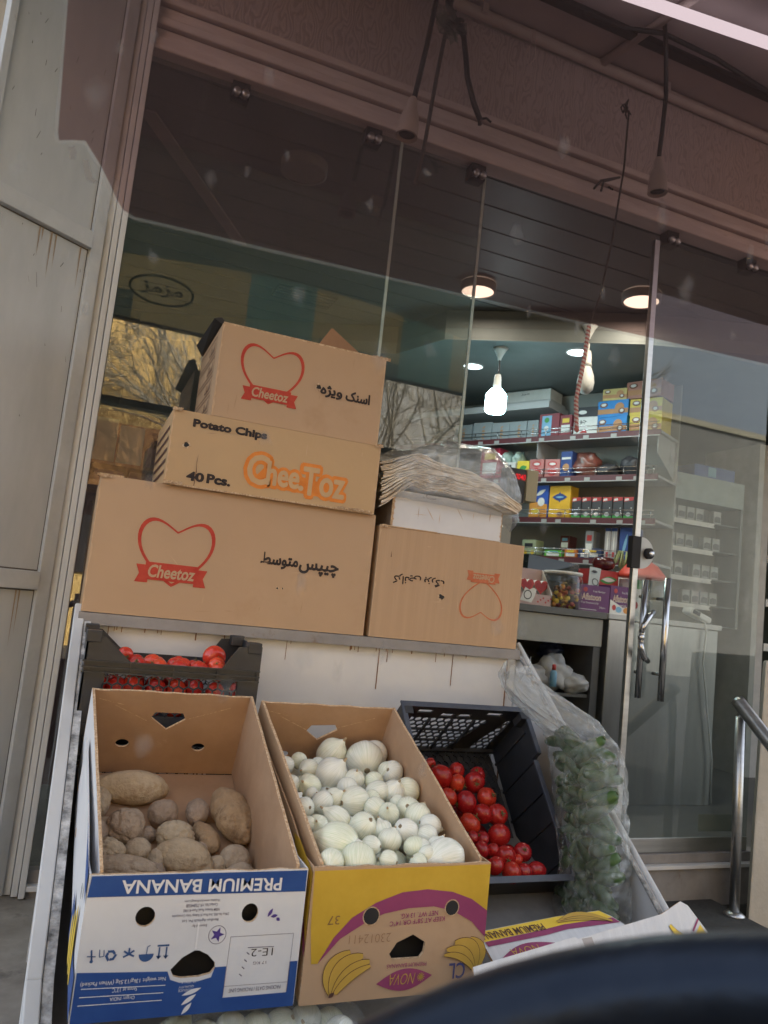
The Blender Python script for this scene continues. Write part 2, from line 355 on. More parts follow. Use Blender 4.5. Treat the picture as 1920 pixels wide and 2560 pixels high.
# the shop building: lintel rails, fascia, posts, upper floors that throw the street into shade
shop = thing('shop_building', 'shop front with weathered pinkish lintel rails and wavy embossed fascia', 'shop building', (1.6, 3.0, .15))
g = MB()
for z0, z1, y in ((3.235, 3.285, 2.90), (3.29, 3.335, 2.925), (3.34, 3.375, 2.905), (3.38, 3.43, 2.93), (3.435, 3.468, 2.91)):
    g.box((-.02, y, z0), (5.2, 2.995, z1), beam_paint)
g.build('lintel', shop, bevel=.006)
g = MB(); g.box((-.02, 2.97, 3.47), (5.2, 3.0, 3.93), wavy); g.build('fascia_panel', shop)
g = MB(); g.tube([(-.05, 2.93, 3.955), (2, 2.945, 3.955), (5.2, 2.97, 3.955)], .026, pipe_paint, 14)
for x in (.4, 1.35, 2.4, 3.5): g.box((x, 2.90, 3.94), (x+.03, 2.998, 3.99), pipe_paint)
g.build('conduit_pipe', shop)
g = MB(); g.box((-3.2, 3.0, 3.94), (7, 3.4, 5.6), cream_wall); g.box((-3.2, 3.42, 3.37), (7, 12, 5.6), cream_wall); g.build('upper_wall', shop)
g = MB()
for x0, x1, y0 in ((-.075, -.045, 2.915), (-.043, -.022, 2.895), (-.020, .0, 2.875)): g.box((x0, y0, .155), (x1, 2.99, 3.95), white_steel)
g.build('corner_post', shop, bevel=.003)
def clamp_mb(x):
    b = MB(); b.box((x-.035, 2.93, 3.165), (x+.035, 2.99, 3.233), dark_m)
    for dx in (-.017, .017):
        b.lathe([(.016, 0), (.016, .02), (.007, .024)], steel, Matrix.Translation((x+dx, 2.93, 3.182)) @ Matrix.Rotation(R(90), 4, 'X'), 14)
    return b
for x in (.345, .915, 1.422, 2.532, 3.052): clamp_mb(x).build('glass_clamp', shop)
# window panes of the front
def pane(name, x0, x1, z0, z1, m, parent, y=2.95):
    b = MB(); b.box((x0, y, z0), (x1, y+.001, z1), m)
    b.box((x1-.001, y-.004, z0), (x1+.011, y+.006, z1), GLASS_EDGE); return b.build(name, parent)
pane('window_pane', .002, 1.046, .2, 3.23, GLASS, shop)
pane('window_pane', 1.06, 1.466, .2, 3.23, GLASS, shop, 2.962)
b = MB(); b.box((-.02, 2.88, .175), (3.3, 2.99, .192), panel_white); b.box((-.02, 2.90, .0), (3.3, 2.99, .174), lip_grey); b.box((-.02, 2.91, .193), (3.3, 2.99, .235), lip_grey); b.build('threshold', shop, bevel=.002)

# the frameless glass door
door = thing('glass_door', 'frameless glass shop door with long chrome bar handle and round lock', 'door', (2.8, 2.94, .19))
b = MB(); b.box((2.45, 2.935, .24), (3.22, 2.936, 3.16), GLASS_DOOR); b.build('door_pane', door)
b = MB(); b.box((2.418, 2.925, .24), (2.449, 2.948, 1.53), steel); b.box((2.418, 2.925, 1.68), (2.449, 2.948, 3.16), steel); b.box((2.449, 2.930, .236), (3.22, 2.945, .30), steel); b.build('edge_profile', door, bevel=.002)
b = MB(); b.panel(Face((2.452, 2.918, 1.605), (1, 0, 0), (0, 0, 1)), [(0, -.075), (0, .075)]+[(.075*math.sin(R(a)), .075*math.cos(R(a))) for a in range(12, 180, 12)], .016, M('lock_grey_steel', (.30, .30, .29), (.38, .38, .37), 9, .45, metal=.6))
b.box((2.40, 2.915, 1.53), (2.449, 2.95, 1.68), dark_m)
lk = b.build('lock_plate', door, bevel=.001)
b = MB(); b.lathe([(.026, 0), (.026, .016), (.018, .022)], dark_m, Matrix.Translation((2.492, 2.917, 1.605)) @ Matrix.Rotation(R(90), 4, 'X'), 20); b.lathe([(.014, .02), (.014, .03), (.004, .031)], chrome, Matrix.Translation((2.492, 2.917, 1.605)) @ Matrix.Rotation(R(90), 4, 'X'), 18); b.build('keyhole', lk)
b = MB(); b.tube([(2.58, 2.87, .93), (2.58, 2.87, 1.50)], .015, chrome, 14)
for z in (1.05, 1.40): b.tube([(2.58, 2.87, z), (2.58, 2.934, z)], .008, chrome, 10)
b.build('bar_handle', door)
b = MB(); b.tube([(2.478, 2.905, .935), (2.478, 2.905, 1.48)], .014, chrome, 14); [b.tube([(2.478, 2.905, z), (2.478, 2.934, z)], .008, chrome, 10) for z in (1.05, 1.40)]; b.build('bar_handle', door)
b = MB(); b.tube([(2.535+.0, 2.90, 1.335), (2.50, 2.885, 1.315), (2.462, 2.875, 1.27), (2.448, 2.872, 1.235)], [.012, .015, .014, .011], chrome, 12)
b.tube([(2.446, 2.872, 1.19), (2.455, 2.875, 1.16), (2.485, 2.885, 1.12), (2.52, 2.90, 1.105)], [.011, .014, .015, .012], chrome, 12)
b.lathe([(.008, -.012), (.016, -.006), (.016, .006), (.008, .012)], chrome, Matrix.Translation((2.448, 2.872, 1.213)) @ Matrix.Rotation(R(90), 4, 'X'), 16)
b.build('curved_handle', door)
# a paper note taped on the inside of the door foot
b = MB(); b.box((2.93, 2.955, .32), (3.14, 2.957, .40), counter_pale); tag(b.build('paper_sign'), 'pale blank strip of paper taped low on the glass door', 'paper')

# left: steel door leaf swung open against the street
dl = thing('steel_door', 'dirty white sheet steel door leaf standing open at the left post', 'steel door', (-.25, 2.79, .155))
du = Vector((-.81, -.59, 0)).normalized()
DF = Face((-.075, 2.915, 0), -du, (0, 0, 1))               # u runs from the hinge (0) to the free edge (-.46)
b = MB(); b.fbox(DF, -.455, 0, .175, 4.2, -.012, 0, door_paint)
scr = M('dark_scratch', (.10, .09, .08), None, rough=.8); q = random.Random(12)
for k in range(46):
    u, v, l, a = q.uniform(-.42, -.06), q.uniform(.3, 3.3), q.uniform(.004, .05)*q.random()+.004, q.uniform(60, 115); du_, dv_ = l*math.cos(R(a)), l*math.sin(R(a)); w_ = q.uniform(.0008, .002)
    b.flat(DF, [(u, v), (u+w_, v-.001), (u+du_+w_, v+dv_), (u+du_, v+dv_+.001)], scr, .0012+k*.00001)
for z in (.16, 1.165, 2.385, 3.55):
    for z2 in (z-.006, z+.062): b.flat(DF, [(-.439, z2), (-.051, z2), (-.051, z2+.005), (-.439, z2+.005)], scr, .001)
for u in (-.440, -.053): b.flat(DF, [(u, .2), (u+.004, .2), (u+.004, 4.1), (u, 4.1)], scr, .0008)
for k in range(9):
    u = q.uniform(-.42, -.07); z = q.choice([1.16, 2.38]); b.flat(DF, [(u, z), (u+.006, z), (u+.004, z-q.uniform(.03, .2))], M('rust_run', (.30, .22, .15), (.36, .28, .21), 30, .8), .0021+k*.00003)
b.build('leaf_panel', dl)
b = MB()
for u_0, u_1 in ((-.466, -.44), (-.05, -.002)): b.fbox(DF, u_0, u_1, .16, 4.2, -.016, .016, door_frame_paint)
b.build('stile', dl, bevel=.002)
for z in (.16, 1.165, 2.385, 3.55):
    b = MB(); b.fbox(DF, -.439, -.051, z, z+.062, -.014, .024, door_frame_paint); b.build('cross_rail', dl, bevel=.003)

# canopy over the pavement and everything that hangs from it
can = thing('shop_canopy', 'grey sheet canopy on thin braces above the shop front', 'canopy', (1.5, 1.9, 3.98))
b = MB(); b.box((-.6, 1.0, 3.985), (6, 2.99, 4.0), soffit_m); b.build('sheet', can)
b = MB(); b.tube([(2.03, 2.93, 3.96), (2.16, 2.2, 3.965), (2.32, 1.2, 3.97)], .022, pipe_paint, 6); b.build('brace', can)
b = MB(); b.tube([(.3, 2.93, 3.96), (.3, 1.2, 3.97)], .022, pipe_paint, 6); b.build('brace', can)
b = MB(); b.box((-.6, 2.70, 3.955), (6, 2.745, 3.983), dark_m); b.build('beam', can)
b = MB(); b.box((-.6, 2.15, 3.93), (6, 2.20, 3.983), soffit_m); b.build('beam', can)
b = MB(); b.tube([(1.75, 2.70, 3.945), (1.95, 2.66, 3.92), (2.13, 2.62, 3.94), (2.45, 2.63, 3.945), (2.9, 2.68, 3.94)], .011, black_rubber, 8); tag(b.build('cable'), 'black cable stapled along the underside of the canopy', 'cable')
lamp = thing('tube_lamp', 'lit bluish white fluorescent tube under the canopy', 'tube lamp', (2.35, 2.43, 3.93))
b = MB(); b.tube([(1.6, 2.515, 3.905), (3.3, 2.32, 3.905)], .024, TUBE, 14); b.build('tube', lamp)
b = MB()
for x, y in ((1.585, 2.517), (3.315, 2.318)): b.box((x-.015, y-.02, 3.88), (x+.015, y+.02, 3.985), shelf_m)
b.build('lamp_holder', lamp)
def cloth(name, c):
    m, n, o = base_mat(name); d = nn(n, 'ShaderNodeBsdfDiffuse'); t = nn(n, 'ShaderNodeBsdfTranslucent'); d.inputs[0].default_value = (*c, 1); t.inputs[0].default_value = (*c, 1)
    x = nn(n, 'ShaderNodeMixShader'); x.inputs[0].default_value = .75; n.links.new(d.outputs[0], x.inputs[1]); n.links.new(t.outputs[0], x.inputs[2]); n.links.new(x.outputs[0], o.inputs[0]); return m
sg = MB(); sb = Face((0, 1.03, 0), (1, 0, 0), (0, 0, 1))      # daylight shines through the printed cloth; seen only mirrored in the glass
sgg, sgy, sgt, sgd = cloth('sign_cloth_green', (.12, .15, .12)), cloth('sign_cloth_yellow', (.42, .35, .18)), cloth('sign_cloth_teal', (.15, .28, .24)), cloth('sign_cloth_dark_green', (.06, .10, .07))
xs = [-.5+.05*k for k in range(64)]
def bnd(x): return 2.94+.06*math.sin(x*1.7+.6), 3.20+.09*math.sin(x*1.3)
for x, x2 in zip(xs, xs[1:]):
    my = sgt if (.75 < x < 1.25 or 1.9 < x < 2.3 or x > 3.1) else sgy
    l0, h0 = bnd(x); l1, h1 = bnd(x2)
    sg.quad([sb.p(x, 2.80), sb.p(x2, 2.80), sb.p(x2, l1), sb.p(x, l0)], sgg if (x < .1 or 1.25 < x < 1.9) else my); sg.quad([sb.p(x, l0), sb.p(x2, l1), sb.p(x2, h1), sb.p(x, h0)], my); sg.quad([sb.p(x, h0), sb.p(x2, h1), sb.p(x2, 3.984), sb.p(x, 3.984)], sgg)
sg.flat(sb, circ(.26, 3.02, .200, 30, .098), sgd, -.003, holes=[circ(.26, 3.02, .185, 30, .083)])
sg.text(sb, 'ﺰﻣﺰﻣ', .13, 2.975, .26, .085, sgd, h=-.004, off=.03)
sg.box((-.5, 1.01, 2.785), (2.65, 1.05, 2.80), black_pl)
tag(sg.build('shop_sign'), 'long shop sign along the canopy edge seen as a mirror image in the glass', 'sign')

def socket(loc_top, label, tilt):
    """lamp holder hanging mouth down on a black cable"""
    base = Vector(loc_top); t = thing('lamp_socket', label, 'lamp socket', base, 'empty lamp sockets under the canopy')
    mx = Matrix.Translation(base) @ Matrix.Rotation(tilt, 4, 'Y')
    c = M('socket_bakelite', (.34, .28, .25), (.40, .33, .29), 12, .55)
    b = MB(); b.lathe([(.012, 0), (.018, -.012), (.022, -.05), (.034, -.075), (.040, -.12), (.043, -.165)], c, mx, 22, caps=False)
    b.lathe([(.043, -.165), (.036, -.166), (.033, -.12)], c, mx, 22, caps=False); b.build('housing', t)
    b = MB(); b.lathe([(.033, -.115), (.0315, -.155)], dark_m, mx, 18); b.build('screw_shell', t); return t
s1 = socket((.953, 2.6, 3.185), 'empty lamp socket hanging on a straight black cable beside a rope', R(4))
s2 = socket((2.136, 2.6, 3.325), 'empty lamp socket hanging on a bent black cable below the canopy brace', R(-2))
b = MB(); b.tube([(1.03, 2.62, 3.97), (1.004, 2.6, 3.62), (.985, 2.6, 3.42), (.955, 2.6, 3.175)], .0105, black_rubber, 8); b.build('cable', s1)
b = MB(); b.tube([(2.118, 2.6, 3.97), (2.135, 2.6, 3.85), (2.153, 2.6, 3.627), (2.145, 2.6, 3.45), (2.136, 2.6, 3.315)], .010, black_rubber, 8); b.build('cable', s2)
b = MB(); b.tube([(1.09, 2.75, 3.97), (1.115, 2.75, 3.76), (1.202, 2.75, 3.65), (1.222, 2.75, 3.56), (1.239, 2.75, 3.47), (1.28, 2.75, 3.37), (1.318, 2.75, 3.305)], .012, black_rubber, 8)
b.tube([(1.315, 2.75, 3.31), (1.345, 2.75, 3.325), (1.37, 2.75, 3.315)], .005, black_rubber, 6); b.tube([(1.315, 2.75, 3.31), (1.318, 2.75, 3.285)], .009, black_rubber, 6)
tag(b.build('cable'), 'loose cut end of black cable hanging beside the knotted rope', 'cable')
def twist(pts, r, m1, m2, turns):
    pts = [Vector(p) for p in pts]; b = MB(); L = sum((pts[i+1]-pts[i]).length for i in range(len(pts)-1)); N = int(turns*8)
    def at(t):
        d = t*L
        for i in range(len(pts)-1):
            l = (pts[i+1]-pts[i]).length
            if d <= l or i == len(pts)-2: return pts[i].lerp(pts[i+1], min(1, d/l))
            d -= l
    for ph, m in ((0, m1), (math.pi, m2)):
        b.tube([at(k/N)+Vector((math.cos(ph+k*math.pi/4), math.sin(ph+k*math.pi/4), 0))*r*.6 for k in range(N+1)], r*.62, m, 6)
    return b
rope_d = M('dark_rope', (.055, .05, .05), (.11, .10, .095), 60, .9); rope_r = M('red_rope', (.42, .12, .12), (.52, .2, .18), 60, .9); rope_w = M('white_rope', (.55, .45, .42), (.62, .54, .5), 60, .9)
film_scrap = glass_mat('plastic_scrap', (.7, .78, .75), 2.0, .10, rough=.15, dirt=.2)
def knot(b, c, r, seed, m, n=46, th=.0035):
    q = random.Random(seed); c = Vector(c); pts = [c+Vector((q.uniform(-1, 1), q.uniform(-.5, .5), q.uniform(-1, 1)))*r*(.5+.5*math.sin(i*.9)) for i in range(n)]
    sm = [(pts[i-1]+pts[i]*2+pts[(i+1) % n])/4 for i in range(n)]; b.tube(sm, th, m, 6)
b = twist([(1.125, 2.75, 3.70), (1.098, 2.75, 3.409), (1.077, 2.75, 3.1), (1.054, 2.75, 2.93)], .0075, rope_d, rope_d, 60)
b.tube([(1.125, 2.75, 3.70), (1.15, 2.75, 3.98)], .008, rope_d, 6); knot(b, (1.135, 2.74, 3.665), .075, 3, rope_d); knot(b, (1.17, 2.74, 3.68), .055, 5, black_rubber, 30, .006)
b.tube([(1.05, 2.74, 3.70), (1.075, 2.74, 3.66), (1.12, 2.74, 3.63)], .004, rope_d, 5)
rp = tag(b.build('rope'), 'knotted dark twisted rope hanging between two black cables', 'rope')
b = MB()
for k in range(7):
    q = random.Random(k+40); c = Vector((1.11+q.uniform(-.05, .08), 2.73, 3.67+q.uniform(-.06, .05)))
    b.grid(lambda u, v: c+Vector(((u-.5)*.06+.02*nz((u*3, v*3, k), 1.3), .015*nz((u*4, v*4, k), 1, 2), (v-.5)*.05+.02*nz((u*3, v*2, k+9), 1.2))), 6, 6, film_scrap)
b.build('plastic_scrap', rp)
b = twist([(2.147, 2.85, 3.70), (2.143, 2.85, 3.407), (2.106, 2.85, 3.035), (2.063, 2.85, 2.75), (2.016, 2.85, 2.60)], .0042, rope_d, rope_d, 110); knot(b, (2.13, 2.845, 3.70), .06, 11, rope_d, 40)
knot(b, (2.07, 2.845, 3.28), .03, 13, rope_d, 20, .003)
for dx in (-.14, -.10): b.tube([(2.12, 2.845, 3.35), (2.07+dx*.4, 2.845, 3.30), (2.12+dx, 2.845, 3.25)], .006, rope_d, 5)
r2 = tag(b.build('rope'), 'long rope hanging in the doorway with a red and white lower end', 'rope')
b = twist([(2.016, 2.85, 2.60), (2.002, 2.85, 2.43), (1.977, 2.85, 2.238), (1.991, 2.85, 2.11)], .009, rope_r, rope_w, 26); knot(b, (1.993, 2.85, 2.10), .022, 21, rope_r, 26, .006); b.build('red_white_end', r2)
b = MB(); b.tube([(1.62, 2.9, 3.96), (1.60, 2.88, 3.86), (1.575, 2.88, 3.79), (1.60, 2.88, 3.75), (1.63, 2.88, 3.80), (1.625, 2.9, 3.96)], .0025, rope_w, 5); tag(b.build('string'), 'thin pale loop of string hanging from the conduit pipe', 'string')

# ------------------------------------------------------------------ the sloping display stand
stand = thing('display_stand', 'white painted sloping display stand with rusty shelf lip and steel side rails', 'display stand', (.78, 2.0, .15))
b = MB(); b.box((.03, 2.445, .15), (1.525, 2.46, 1.094), panel_white); b.box((1.488, 2.440, .15), (1.4905, 2.4445, 1.094), rust); b.build('back_panel', stand)
b = MB(); b.box((.03, 2.415, 1.094), (1.522, 2.46, 1.128), lip_grey); b.box((.03, 2.462, 1.11), (1.522, 2.93, 1.128), white_steel)
for k in range(26):
    x = rng.uniform(.05, 1.5); b.box((x, 2.4435, 1.082-rng.random()**5*.13), (x+rng.uniform(.0015, .004), 2.4445, 1.093), rust)
b.build('shelf', stand, bevel=.002)
def rail(x0, x1, lo=.22):
    b = MB(); pr = [(2.46, 1.135), (1.60, .492), (1.36, .32)]
    for (ya, za), (yb, zb) in zip(pr, pr[1:]):
        b.hexa([(x0, yb, zb-lo), (x1, yb, zb-lo), (x1, ya, za-lo), (x0, ya, za-lo), (x0, yb, zb), (x1, yb, zb), (x1, ya, za), (x0, ya, za)], panel_white)
    return b
b = rail(1.532, 1.548, .5); b.build('side_panel', stand)
b = MB(); b.tube([(1.545, 2.47, 1.147), (1.545, 1.58, .482), (1.545, 1.36, .317)], .009, white_steel, 8); b.tube([(1.527, 2.47, 1.140), (1.527, 1.58, .475)], .0065, peeling, 6); b.build('side_rail', stand)
b = rail(.028, .036, .5); b.build('side_panel', stand)
def bar(x0, x1, dz0, dz1, m):
    b = MB(); pr = [(2.47, 1.142, 0), (1.60, .492, .006), (1.0, .045, .045)]
    for (ya, za, a), (yb, zb, c) in zip(pr, pr[1:]): b.hexa([(x0+c, yb, zb+dz0), (x1+c, yb, zb+dz0), (x1+a, ya, za+dz0), (x0+a, ya, za+dz0), (x0+c, yb, zb+dz1), (x1+c, yb, zb+dz1), (x1+a, ya, za+dz1), (x0+a, ya, za+dz1)], m)
    return b
bar(.017, .046, -.03, .008, white_steel).build('side_rail', stand, bevel=.003)
bar(.0475, .066, -.05, .002, peeling).build('peeling_strip', stand)
b = MB(); b.hexa([(.03, 1.36, .26), (1.53, 1.36, .26), (1.53, 2.44, .62), (.03, 2.44, .62), (.03, 1.36, .275), (1.53, 1.36, .275), (1.53, 2.44, .635), (.03, 2.44, .635)], M('shade_grey_tray', (.16, .155, .15), (.22, .215, .21), 8, .7))  # tray greyed to stand for the shadow under crate and cartons
b.build('tray', stand)
b = MB(); b.box((.03, 1.362, .15), (1.53, 1.375, .26), white_steel); b.build('front_skirt', stand)

# ------------------------------------------------------------------ printed snack cartons on the shelf
def heart(F, b, cx, cy, w_, h_, m, flip=False, th=.045):
    """an open heart shaped ring (the mascot inside it is left out)"""
    o = []; q = []
    for k in range(56):
        t = 2*math.pi*k/56
        x = math.copysign(abs(math.sin(t))**1.7, math.sin(t))*.5; y = ((13*math.cos(t)-4.2*math.cos(2*t)-1.6*math.cos(3*t)-.7*math.cos(4*t))+2.2)/29
        if flip: x, y = -x, -y
        o.append((cx+x*w_, cy+y*h_)); q.append((cx+x*(w_-2*th*w_), cy+y*(h_-2*th*w_)))
    n = len(o)
    b.add([F.p(u, v, .0009) for u, v in o]+[F.p(u, v, .0009) for u, v in q], [(i, (i+1) % n, n+(i+1) % n, n+i) for i in range(n)], m)
def ribbon(F, b, x0, x1, y0, y1, m, lm, flip=False, s=1.0):
    """ribbon banner with forked tails and the lettering on it"""
    w_, h_ = x1-x0, y1-y0; d = -1 if flip else 1; dy = -.18*h_*d
    b.flat(F, [(x0, y0), (x1, y0), (x1, y1), (x0, y1)], m, .0022)
    for sx, xa, xb in ((-1, x0+.07*w_, x0-.17*w_), (1, x1-.07*w_, x1+.17*w_)):
        b.flat(F, [(xa, y0+dy), (xb, y0+dy), (xb-sx*.07*w_, (y0+y1)/2+dy), (xb, y1+dy), (xa, y1+dy)], m, .0015)
        b.flat(F, [(xa, y0-.001), (xa-sx*.02*w_, y0-.001), (xa-sx*.02*w_, y0+.12*h_), (xa, y0+.12*h_)], card, .0018)
    b.text(F, 'Cheetoz', x0+.06*w_, y0+.14*h_, w_*.88, h_*.74, lm, .0030, flip, off=.025, skew=.12)
def carton(name, label, x0, x1, y0, y1, z0, z1, m=None, seam=True):
    t = thing(name, label, 'carton', ((x0+x1)/2, (y0+y1)/2, z0), 'cardboard cartons stacked on the shelf')
    b = MB(); b.box((x0, y0, z0), (x1, y1, z1), m or card); F = FRONT(y0); q = random.Random(int(x0*997+z0*331)); lt = M('rubbed_cardboard', (.52, .35, .21), (.57, .40, .26), 40, .85); dk = M('creased_cardboard', (.40, .255, .145), None, rough=.85)
    for x, sg_ in ((x0+.001, 1), (x1-.001, -1)):
        n_ = 26; e = [(x+sg_*(.002+.005*q.random()**3), z0+.004+(z1-z0-.008)*k/n_) for k in range(n_+1)]
        b.flat(F, (lambda l: l if sg_ > 0 else l[::-1])([(x+sg_*.0002, z1-.004), (x+sg_*.0002, z0+.004)]+e), lt, .0005)
    for k in range(7):
        u, v, l, a = q.uniform(x0+.05, x1-.05), q.uniform(z0+.03, z1-.03), q.uniform(.01, .07), R(q.choice([90, 90, 84, 5, 130])+q.uniform(-6, 6)); w2 = q.uniform(.0006, .0016); du_, dv_ = l*math.cos(a)/2, l*math.sin(a)/2; nx, ny = -math.sin(a)*w2, math.cos(a)*w2
        b.flat(F, [(u-du_, v-dv_), (u+nx, v+ny), (u+du_, v+dv_), (u-nx, v-ny)], q.choice([lt, dk]), .0004+k*.00001)
    return t, b, F
def tear(b, F, u, v, r, seed):
    q = random.Random(seed); b.flat(F, [(u+r*q.uniform(.5, 1.2)*math.cos(k*.63), v+r*q.uniform(.5, 1.1)*math.sin(k*.63)) for k in range(10)], dark_m, .0016)
    b.flat(F, [(u+r*q.uniform(1.0, 1.6)*math.cos(k*.63), v+r*q.uniform(1.0, 1.5)*math.sin(k*.63)) for k in range(10)], card_edge, .0012)
def edge_wear(b, y, x0, x1, z, n, seed, up=1):
    q = random.Random(seed)
    for k in range(n):
        x = q.uniform(x0, x1); b.grid(lambda u, v: Vector((x+(u-.5)*q.uniform(.012, .03), y-.003-.006*q.random(), z+(v-.5)*.008+q.uniform(-.003, .003))), 4, 3, card_edge)
# the large bottom carton
t, b, F = carton('snack_carton', 'largest plain cardboard carton with red heart print, at the bottom left of the stack', .034, .916, 2.42, 2.90, 1.130, 1.535)
heart(F, b, .278, 1.330, .232, .215, ink_red); ribbon(F, b, .196, .354, 1.241, 1.294, ink_red, card)
b.text_fat(F, 'ﺲﭙﯿﭼ', .670, 1.309, .134, .040, ink_black, .0012, off=.015, n=8); b.text_fat(F, 'ﻂﺳﻮﺘﻣ', .543, 1.318, .122, .048, ink_black, .0012, off=.015, n=8)
tear(b, F, .607, 1.256, .004, 3); tear(b, F, .624, 1.257, .003, 4)
b.build('box_body', t, bevel=.005)
b = MB(); b.box((.030, 2.43, 1.5355), (.10, 2.47, 1.541), card_edge); edge_wear(b, 2.42, .03, .06, 1.533, 5, 8); b.build('torn_flap', t)
# the flat carton in the middle
t, b, F = carton('snack_carton', 'flat cardboard carton with orange lettering and a count of forty pieces, second from top', .213, .902, 2.405, 2.86, 1.538, 1.768, M('cardboard_yellowish', (.48, .322, .178), (.515, .348, .192), 2.2, .8, .04, 60, spec=.2))
b.text_fat(F, 'Potato Chips', .277, 1.716, .232, .031, ink_black, .0013, off=.02, n=8); b.text_fat(F, '40', .278, 1.555, .052, .027, ink_black, .0013, off=.02, n=8); b.text_fat(F, 'Pcs.', .340, 1.555, .072, .028, ink_black, .0013, off=.02, n=8)
b.text_fat(F, 'C', .458, 1.572, .072, .100, ink_orange, .011); b.text_fat(F, 'hee', .522, 1.576, .112, .082, ink_orange, .010); b.text_fat(F, 'T', .640, 1.562, .058, .098, ink_orange, .010); b.text_fat(F, 'oz', .700, 1.564, .090, .070, ink_orange, .010)
b.flat(F, [(.470, 1.575), (.785, 1.562), (.785, 1.60), (.52, 1.64)], ink_orange, .0006)
cw = M('cardboard_lettering', (.51, .33, .17), (.56, .37, .195), 9, .8)
for tx, u_, v_, w_, h_ in (('C', .462, 1.576, .064, .092), ('hee', .526, 1.580, .104, .074), ('T', .645, 1.567, .050, .088), ('oz', .704, 1.569, .082, .060), ('.', .634, 1.578, .012, .012)): b.text_fat(F, tx, u_, v_, w_, h_, cw, .0030, .0024, 0, 8)
tear(b, F, .264, 1.663, .009, 6)
b.add([F.p(.302, 1.54, .0012), F.p(.304, 1.54, .0012), F.p(.306, 1.585, .0012), F.p(.303, 1.61, .0012), F.p(.305, 1.64, .0012), F.p(.302, 1.615, .0012), F.p(.3035, 1.59, .0012)], [tuple(range(7))], ink_brown)
SF = Face((.2125, 2.86, 0), (0, -1, 0), (0, 0, 1))
for k in range(5): b.flat(SF, [(.03, 1.57+k*.035), (.42, 1.57+k*.035), (.42, 1.582+k*.035), (.03, 1.582+k*.035)], ink_brown, .0010)
b.build('box_body', t, bevel=.005)
b = MB(); edge_wear(b, 2.405, .22, .26, 1.540, 8, 2); edge_wear(b, 2.405, .76, .89, 1.541, 12, 5); edge_wear(b, 2.405, .215, .235, 1.768, 4, 7); edge_wear(b, 2.405, .89, .905, 1.768, 4, 9)
b.box((.215, 2.402, 1.5335), (.90, 2.41, 1.539), card_edge); b.build('frayed_flap', t)
# the top carton
t, b, F = carton('snack_carton', 'topmost cardboard carton with its lid flap standing open and red heart print', .328, .893, 2.42, 2.86, 1.772, 2.073)
heart(F, b, .503, 1.938, .212, .200, ink_red); ribbon(F, b, .437, .574, 1.850, 1.894, ink_red, card)
b.text_fat(F, 'ﮏﻨﺳﺍ', .762, 1.905, .086, .034, ink_black, .0012, off=.015, n=8); b.text_fat(F, 'ﻩﮊﯾﻭ', .672, 1.902, .076, .040, ink_black, .0012, off=.015, n=8)
tear(b, F, .664, 1.931, .011, 9)
LF = Face((.3275, 2.86, 0), (0, -1, 0), (0, 0, 1))
for k in range(4):
    z = 1.80+k*.066
    for p in ([(.02, z), (.36, z), (.36, z+.003), (.02, z+.003)], [(.02, z+.052), (.36, z+.052), (.36, z+.055), (.02, z+.055)], [(.02, z), (.024, z), (.024, z+.055), (.02, z+.055)], [(.356, z), (.36, z), (.36, z+.055), (.356, z+.055)]): b.flat(LF, p, ink_brown, .0012)
    b.text(LF, 'ﮏﻨﺳﺍ', .22, z+.012, .11, .030, ink_brown, .0012, off=.03)
b.build('box_body', t, bevel=.004)
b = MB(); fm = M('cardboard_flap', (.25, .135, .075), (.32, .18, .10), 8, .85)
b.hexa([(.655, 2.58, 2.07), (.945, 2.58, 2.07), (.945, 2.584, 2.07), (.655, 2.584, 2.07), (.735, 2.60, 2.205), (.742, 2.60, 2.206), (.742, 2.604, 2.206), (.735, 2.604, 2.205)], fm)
b.build('open_flap', t)
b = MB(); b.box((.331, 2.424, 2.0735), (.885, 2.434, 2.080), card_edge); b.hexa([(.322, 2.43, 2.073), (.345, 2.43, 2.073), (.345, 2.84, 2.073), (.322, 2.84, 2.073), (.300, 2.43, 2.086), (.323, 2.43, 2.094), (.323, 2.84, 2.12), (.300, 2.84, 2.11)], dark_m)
edge_wear(b, 2.43, .85, .895, 2.078, 12, 12); b.build('torn_flap', t)
# the upside-down carton on the right
t, b, F = carton('snack_carton', 'cardboard carton printed upside down, standing alone at the right end of the shelf', .935, 1.506, 2.42, 2.88, 1.130, 1.504, card_fluted)
heart(F, b, 1.349, 1.291, .174, .150, ink_red_faded, True, .035); ribbon(F, b, 1.298, 1.398, 1.351, 1.385, ink_red_faded, card_fluted, True)
b.text(F, 'گرﺰﺑ', 1.118, 1.317, .078, .034, ink_black, flip=True, off=.02); b.text(F, 'ﯽﭽﻧﺍﺮﮐ', 1.002, 1.315, .104, .038, ink_black, flip=True, off=.02)
tear(b, F, 1.189, 1.287, .011, 15); b.add([F.p(.985, 1.402, .001), F.p(.988, 1.402, .001), F.p(.986, 1.425, .001)], [(0, 1, 2)], ink_brown)
b.build('box_body', t, bevel=.005)
b = MB(); edge_wear(b, 2.42, .94, .96, 1.504, 5, 31); b.box((.945, 2.417, 1.5045), (1.15, 2.43, 1.508), card_edge); b.box((1.16, 2.42, 1.5045), (1.40, 2.44, 1.507), card_edge); b.build('worn_flap', t)
# white box with bread on it
t, b, F = carton('white_box', 'plain white cardboard box under the bag of flatbread', .992, 1.428, 2.46, 2.85, 1.5095, 1.640, card_white)
b.text(F, 'ﮓﻧﺮﺳ', 1.10, 1.622, .05, .018, ink_grey, off=.0)
b.build('box_body', t, bevel=.003)
b = MB(); b.box((.9895, 2.464, 1.512), (.9915, 2.84, 1.645), card_grey); b.box((.9850, 2.455, 1.515), (.9915, 2.4595, 1.645), card_edge); b.build('side_flap', t)

